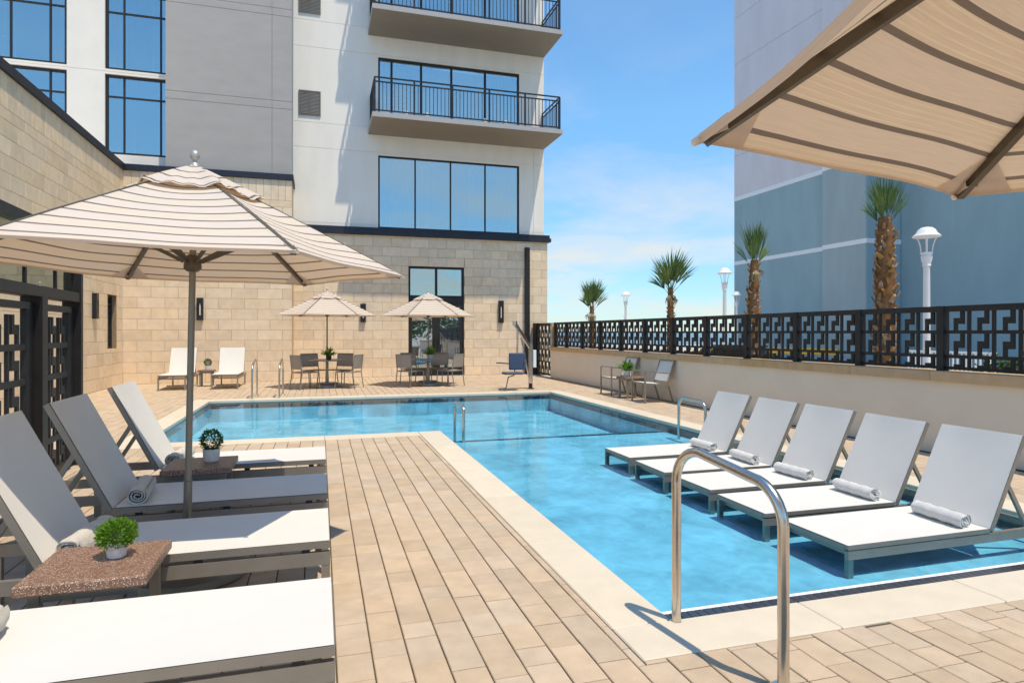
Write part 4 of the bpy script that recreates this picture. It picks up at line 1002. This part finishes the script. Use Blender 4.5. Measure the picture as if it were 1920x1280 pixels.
# local: x = X-24, y = Y-23.6; wing runs y 0..10.3
def bwall(x0, y0, x1, y1, z0, z1, m, nm='wall'): MB().box(x0, y0, z0, x1, y1, z1).build(nm, m, bb)
B1, B2, TB = 9.45, 5.55, 34
bwall(.001, .05, 14, 2.7, -.1, B1, 'blue_grey_stucco'); bwall(.03, 0, 14, .0495, -.1, B1, 'blue_stucco'); bwall(.35, 2.7, 14, 10.3, -.1, B1, 'blue_stucco')
bwall(0, 0, 14, 2.7, B1+.24, TB, 'lilac_stucco')
z = B1+.24; k = 0
for zz in (12.2, 15.0, 17.8, 20.6, 23.4, TB):
    bwall(.35, 2.701, 14, 10.3, z, zz-.02, 'lilac_stucco'); bwall(.39, 2.7015, 14, 10.28, zz-.02, zz, 'lilac_stucco'); z = zz
for zb in (B1, B2):
    h_ = .24 if zb == B1 else .22
    if zb == B1: bwall(-.02, -.02, 14, 2.7, zb, zb+h_, 'trim_white', 'band'); bwall(.33, 2.701, 14, 10.32, zb, zb+h_, 'trim_white', 'band')
    else: bwall(-.02, -.02, 2.0, -.001, zb, zb+h_, 'trim_white', 'band'); bwall(-.0205, 0, -.0005, 2.69, zb, zb+h_, 'trim_white', 'band'); bwall(.33, 2.701, .349, 10.3, zb, zb+h_, 'trim_white', 'band')
bwall(2.0, -40, 14, -.03, -.1, TB, 'blue_stucco')

# ------------------------------------------------------------------ small things beyond the fence
def hedge(x0, y0, x1, y1, h, label, n, seed, size=.075):
    rg = random.Random(seed); o = empty('hedge', ((x0+x1)/2, (y0+y1)/2, -.06), 0, label, 'shrub')
    m_ = MB(); hx, hy = (x1-x0)/2, (y1-y0)/2
    for _ in range(n):
        p = Vector((rg.uniform(-hx, hx), rg.uniform(-hy, hy), h*rg.uniform(.2, 1)**.6))
        k = 1+.10*math.sin(p.x*5+p.y*4)+.06*math.sin(p.y*11); p.z *= k
        ax = Vector((rg.gauss(0, 1), rg.gauss(0, 1), rg.gauss(.5, .8))).normalized(); sd = ax.cross(Vector((rg.gauss(0, 1), rg.gauss(0, 1), rg.gauss(0, 1)))).normalized(); L = size*rg.uniform(.7, 1.3)
        m_.add([p, p+ax*L*.5+sd*L*.3, p+ax*L, p+ax*L*.5-sd*L*.3], [(0, 1, 2, 3)])
    m_.build('foliage', 'hedge_leaf', o)
    s_ = MB()
    for i in range(max(3, int(max(hx, hy)*4))): s_.tube([(rg.uniform(-hx, hx)*.8, rg.uniform(-hy, hy)*.8, 0), (rg.uniform(-hx, hx)*.8, rg.uniform(-hy, hy)*.8, h*.8)], .015, 5)
    s_.build('stem', 'palm_trunk', o)
hedge(8.2, 3.6, 9.3, 6.3, 1.10, 'sunlit green hedge seen through the fence at the right edge', 7000, 1)
hedge(10.0, 13.6, 11.0, 16.2, 1.02, 'green shrub seen through the fence right of the middle palm', 3500, 2)
ub = empty('utility_cabinet', (9.3, 12.75, -.06), 0, 'dark utility cabinet seen through the fence before the blue building', 'cabinet')
u = MB(); u.cbox(-.3, -.55, .05, .3, .55, 1.18, .02); u.build('body', 'dark_metal', ub); MB().cbox(-.33, -.58, 1.181, .33, .58, 1.22, .01).build('lid', 'dark_metal', ub)
for y in (-.27, .27): MB().box(-.312, y-.2, .55, -.301, y+.2, .95).build('louvre_panel', 'vent_metal', ub)
yb = empty('barrier_rail', (20.5, 23.5, -.06), R(12), 'yellow barrier rail in front of the blue wall', 'barrier')
MB().box(-.06, -1.6, .55, .06, 1.9, .82).build('beam', 'yellow_paint', yb)
for y in (-1.4, .2, 1.7): MB().box(.061, y-.06, 0, .16, y+.06, .8).build('post', 'dark_metal', yb)
wr = empty('white_railing', (19.0, 15.6, -.06), 0, 'white picket railing at the foot of the blue building', 'railing')
rl = MB(); rl.box(-.02, -1.6, .86, .02, 1.4, .92); rl.box(-.02, -1.6, .1, .02, 1.4, .15); rl.build('rail', 'trim_white', wr)
for i in range(21): y = -1.55+i*.145; MB().box(-.018, y-.02, .0, .018, y+.02, .859).build('picket', 'trim_white', wr)
hedge(-14, -24, 14, -20, 3.2, 'unseen green strip added behind the viewer to be mirrored in the doors', 9000, 5, .3)  # unseen greenery, added only for its reflection in the door glass
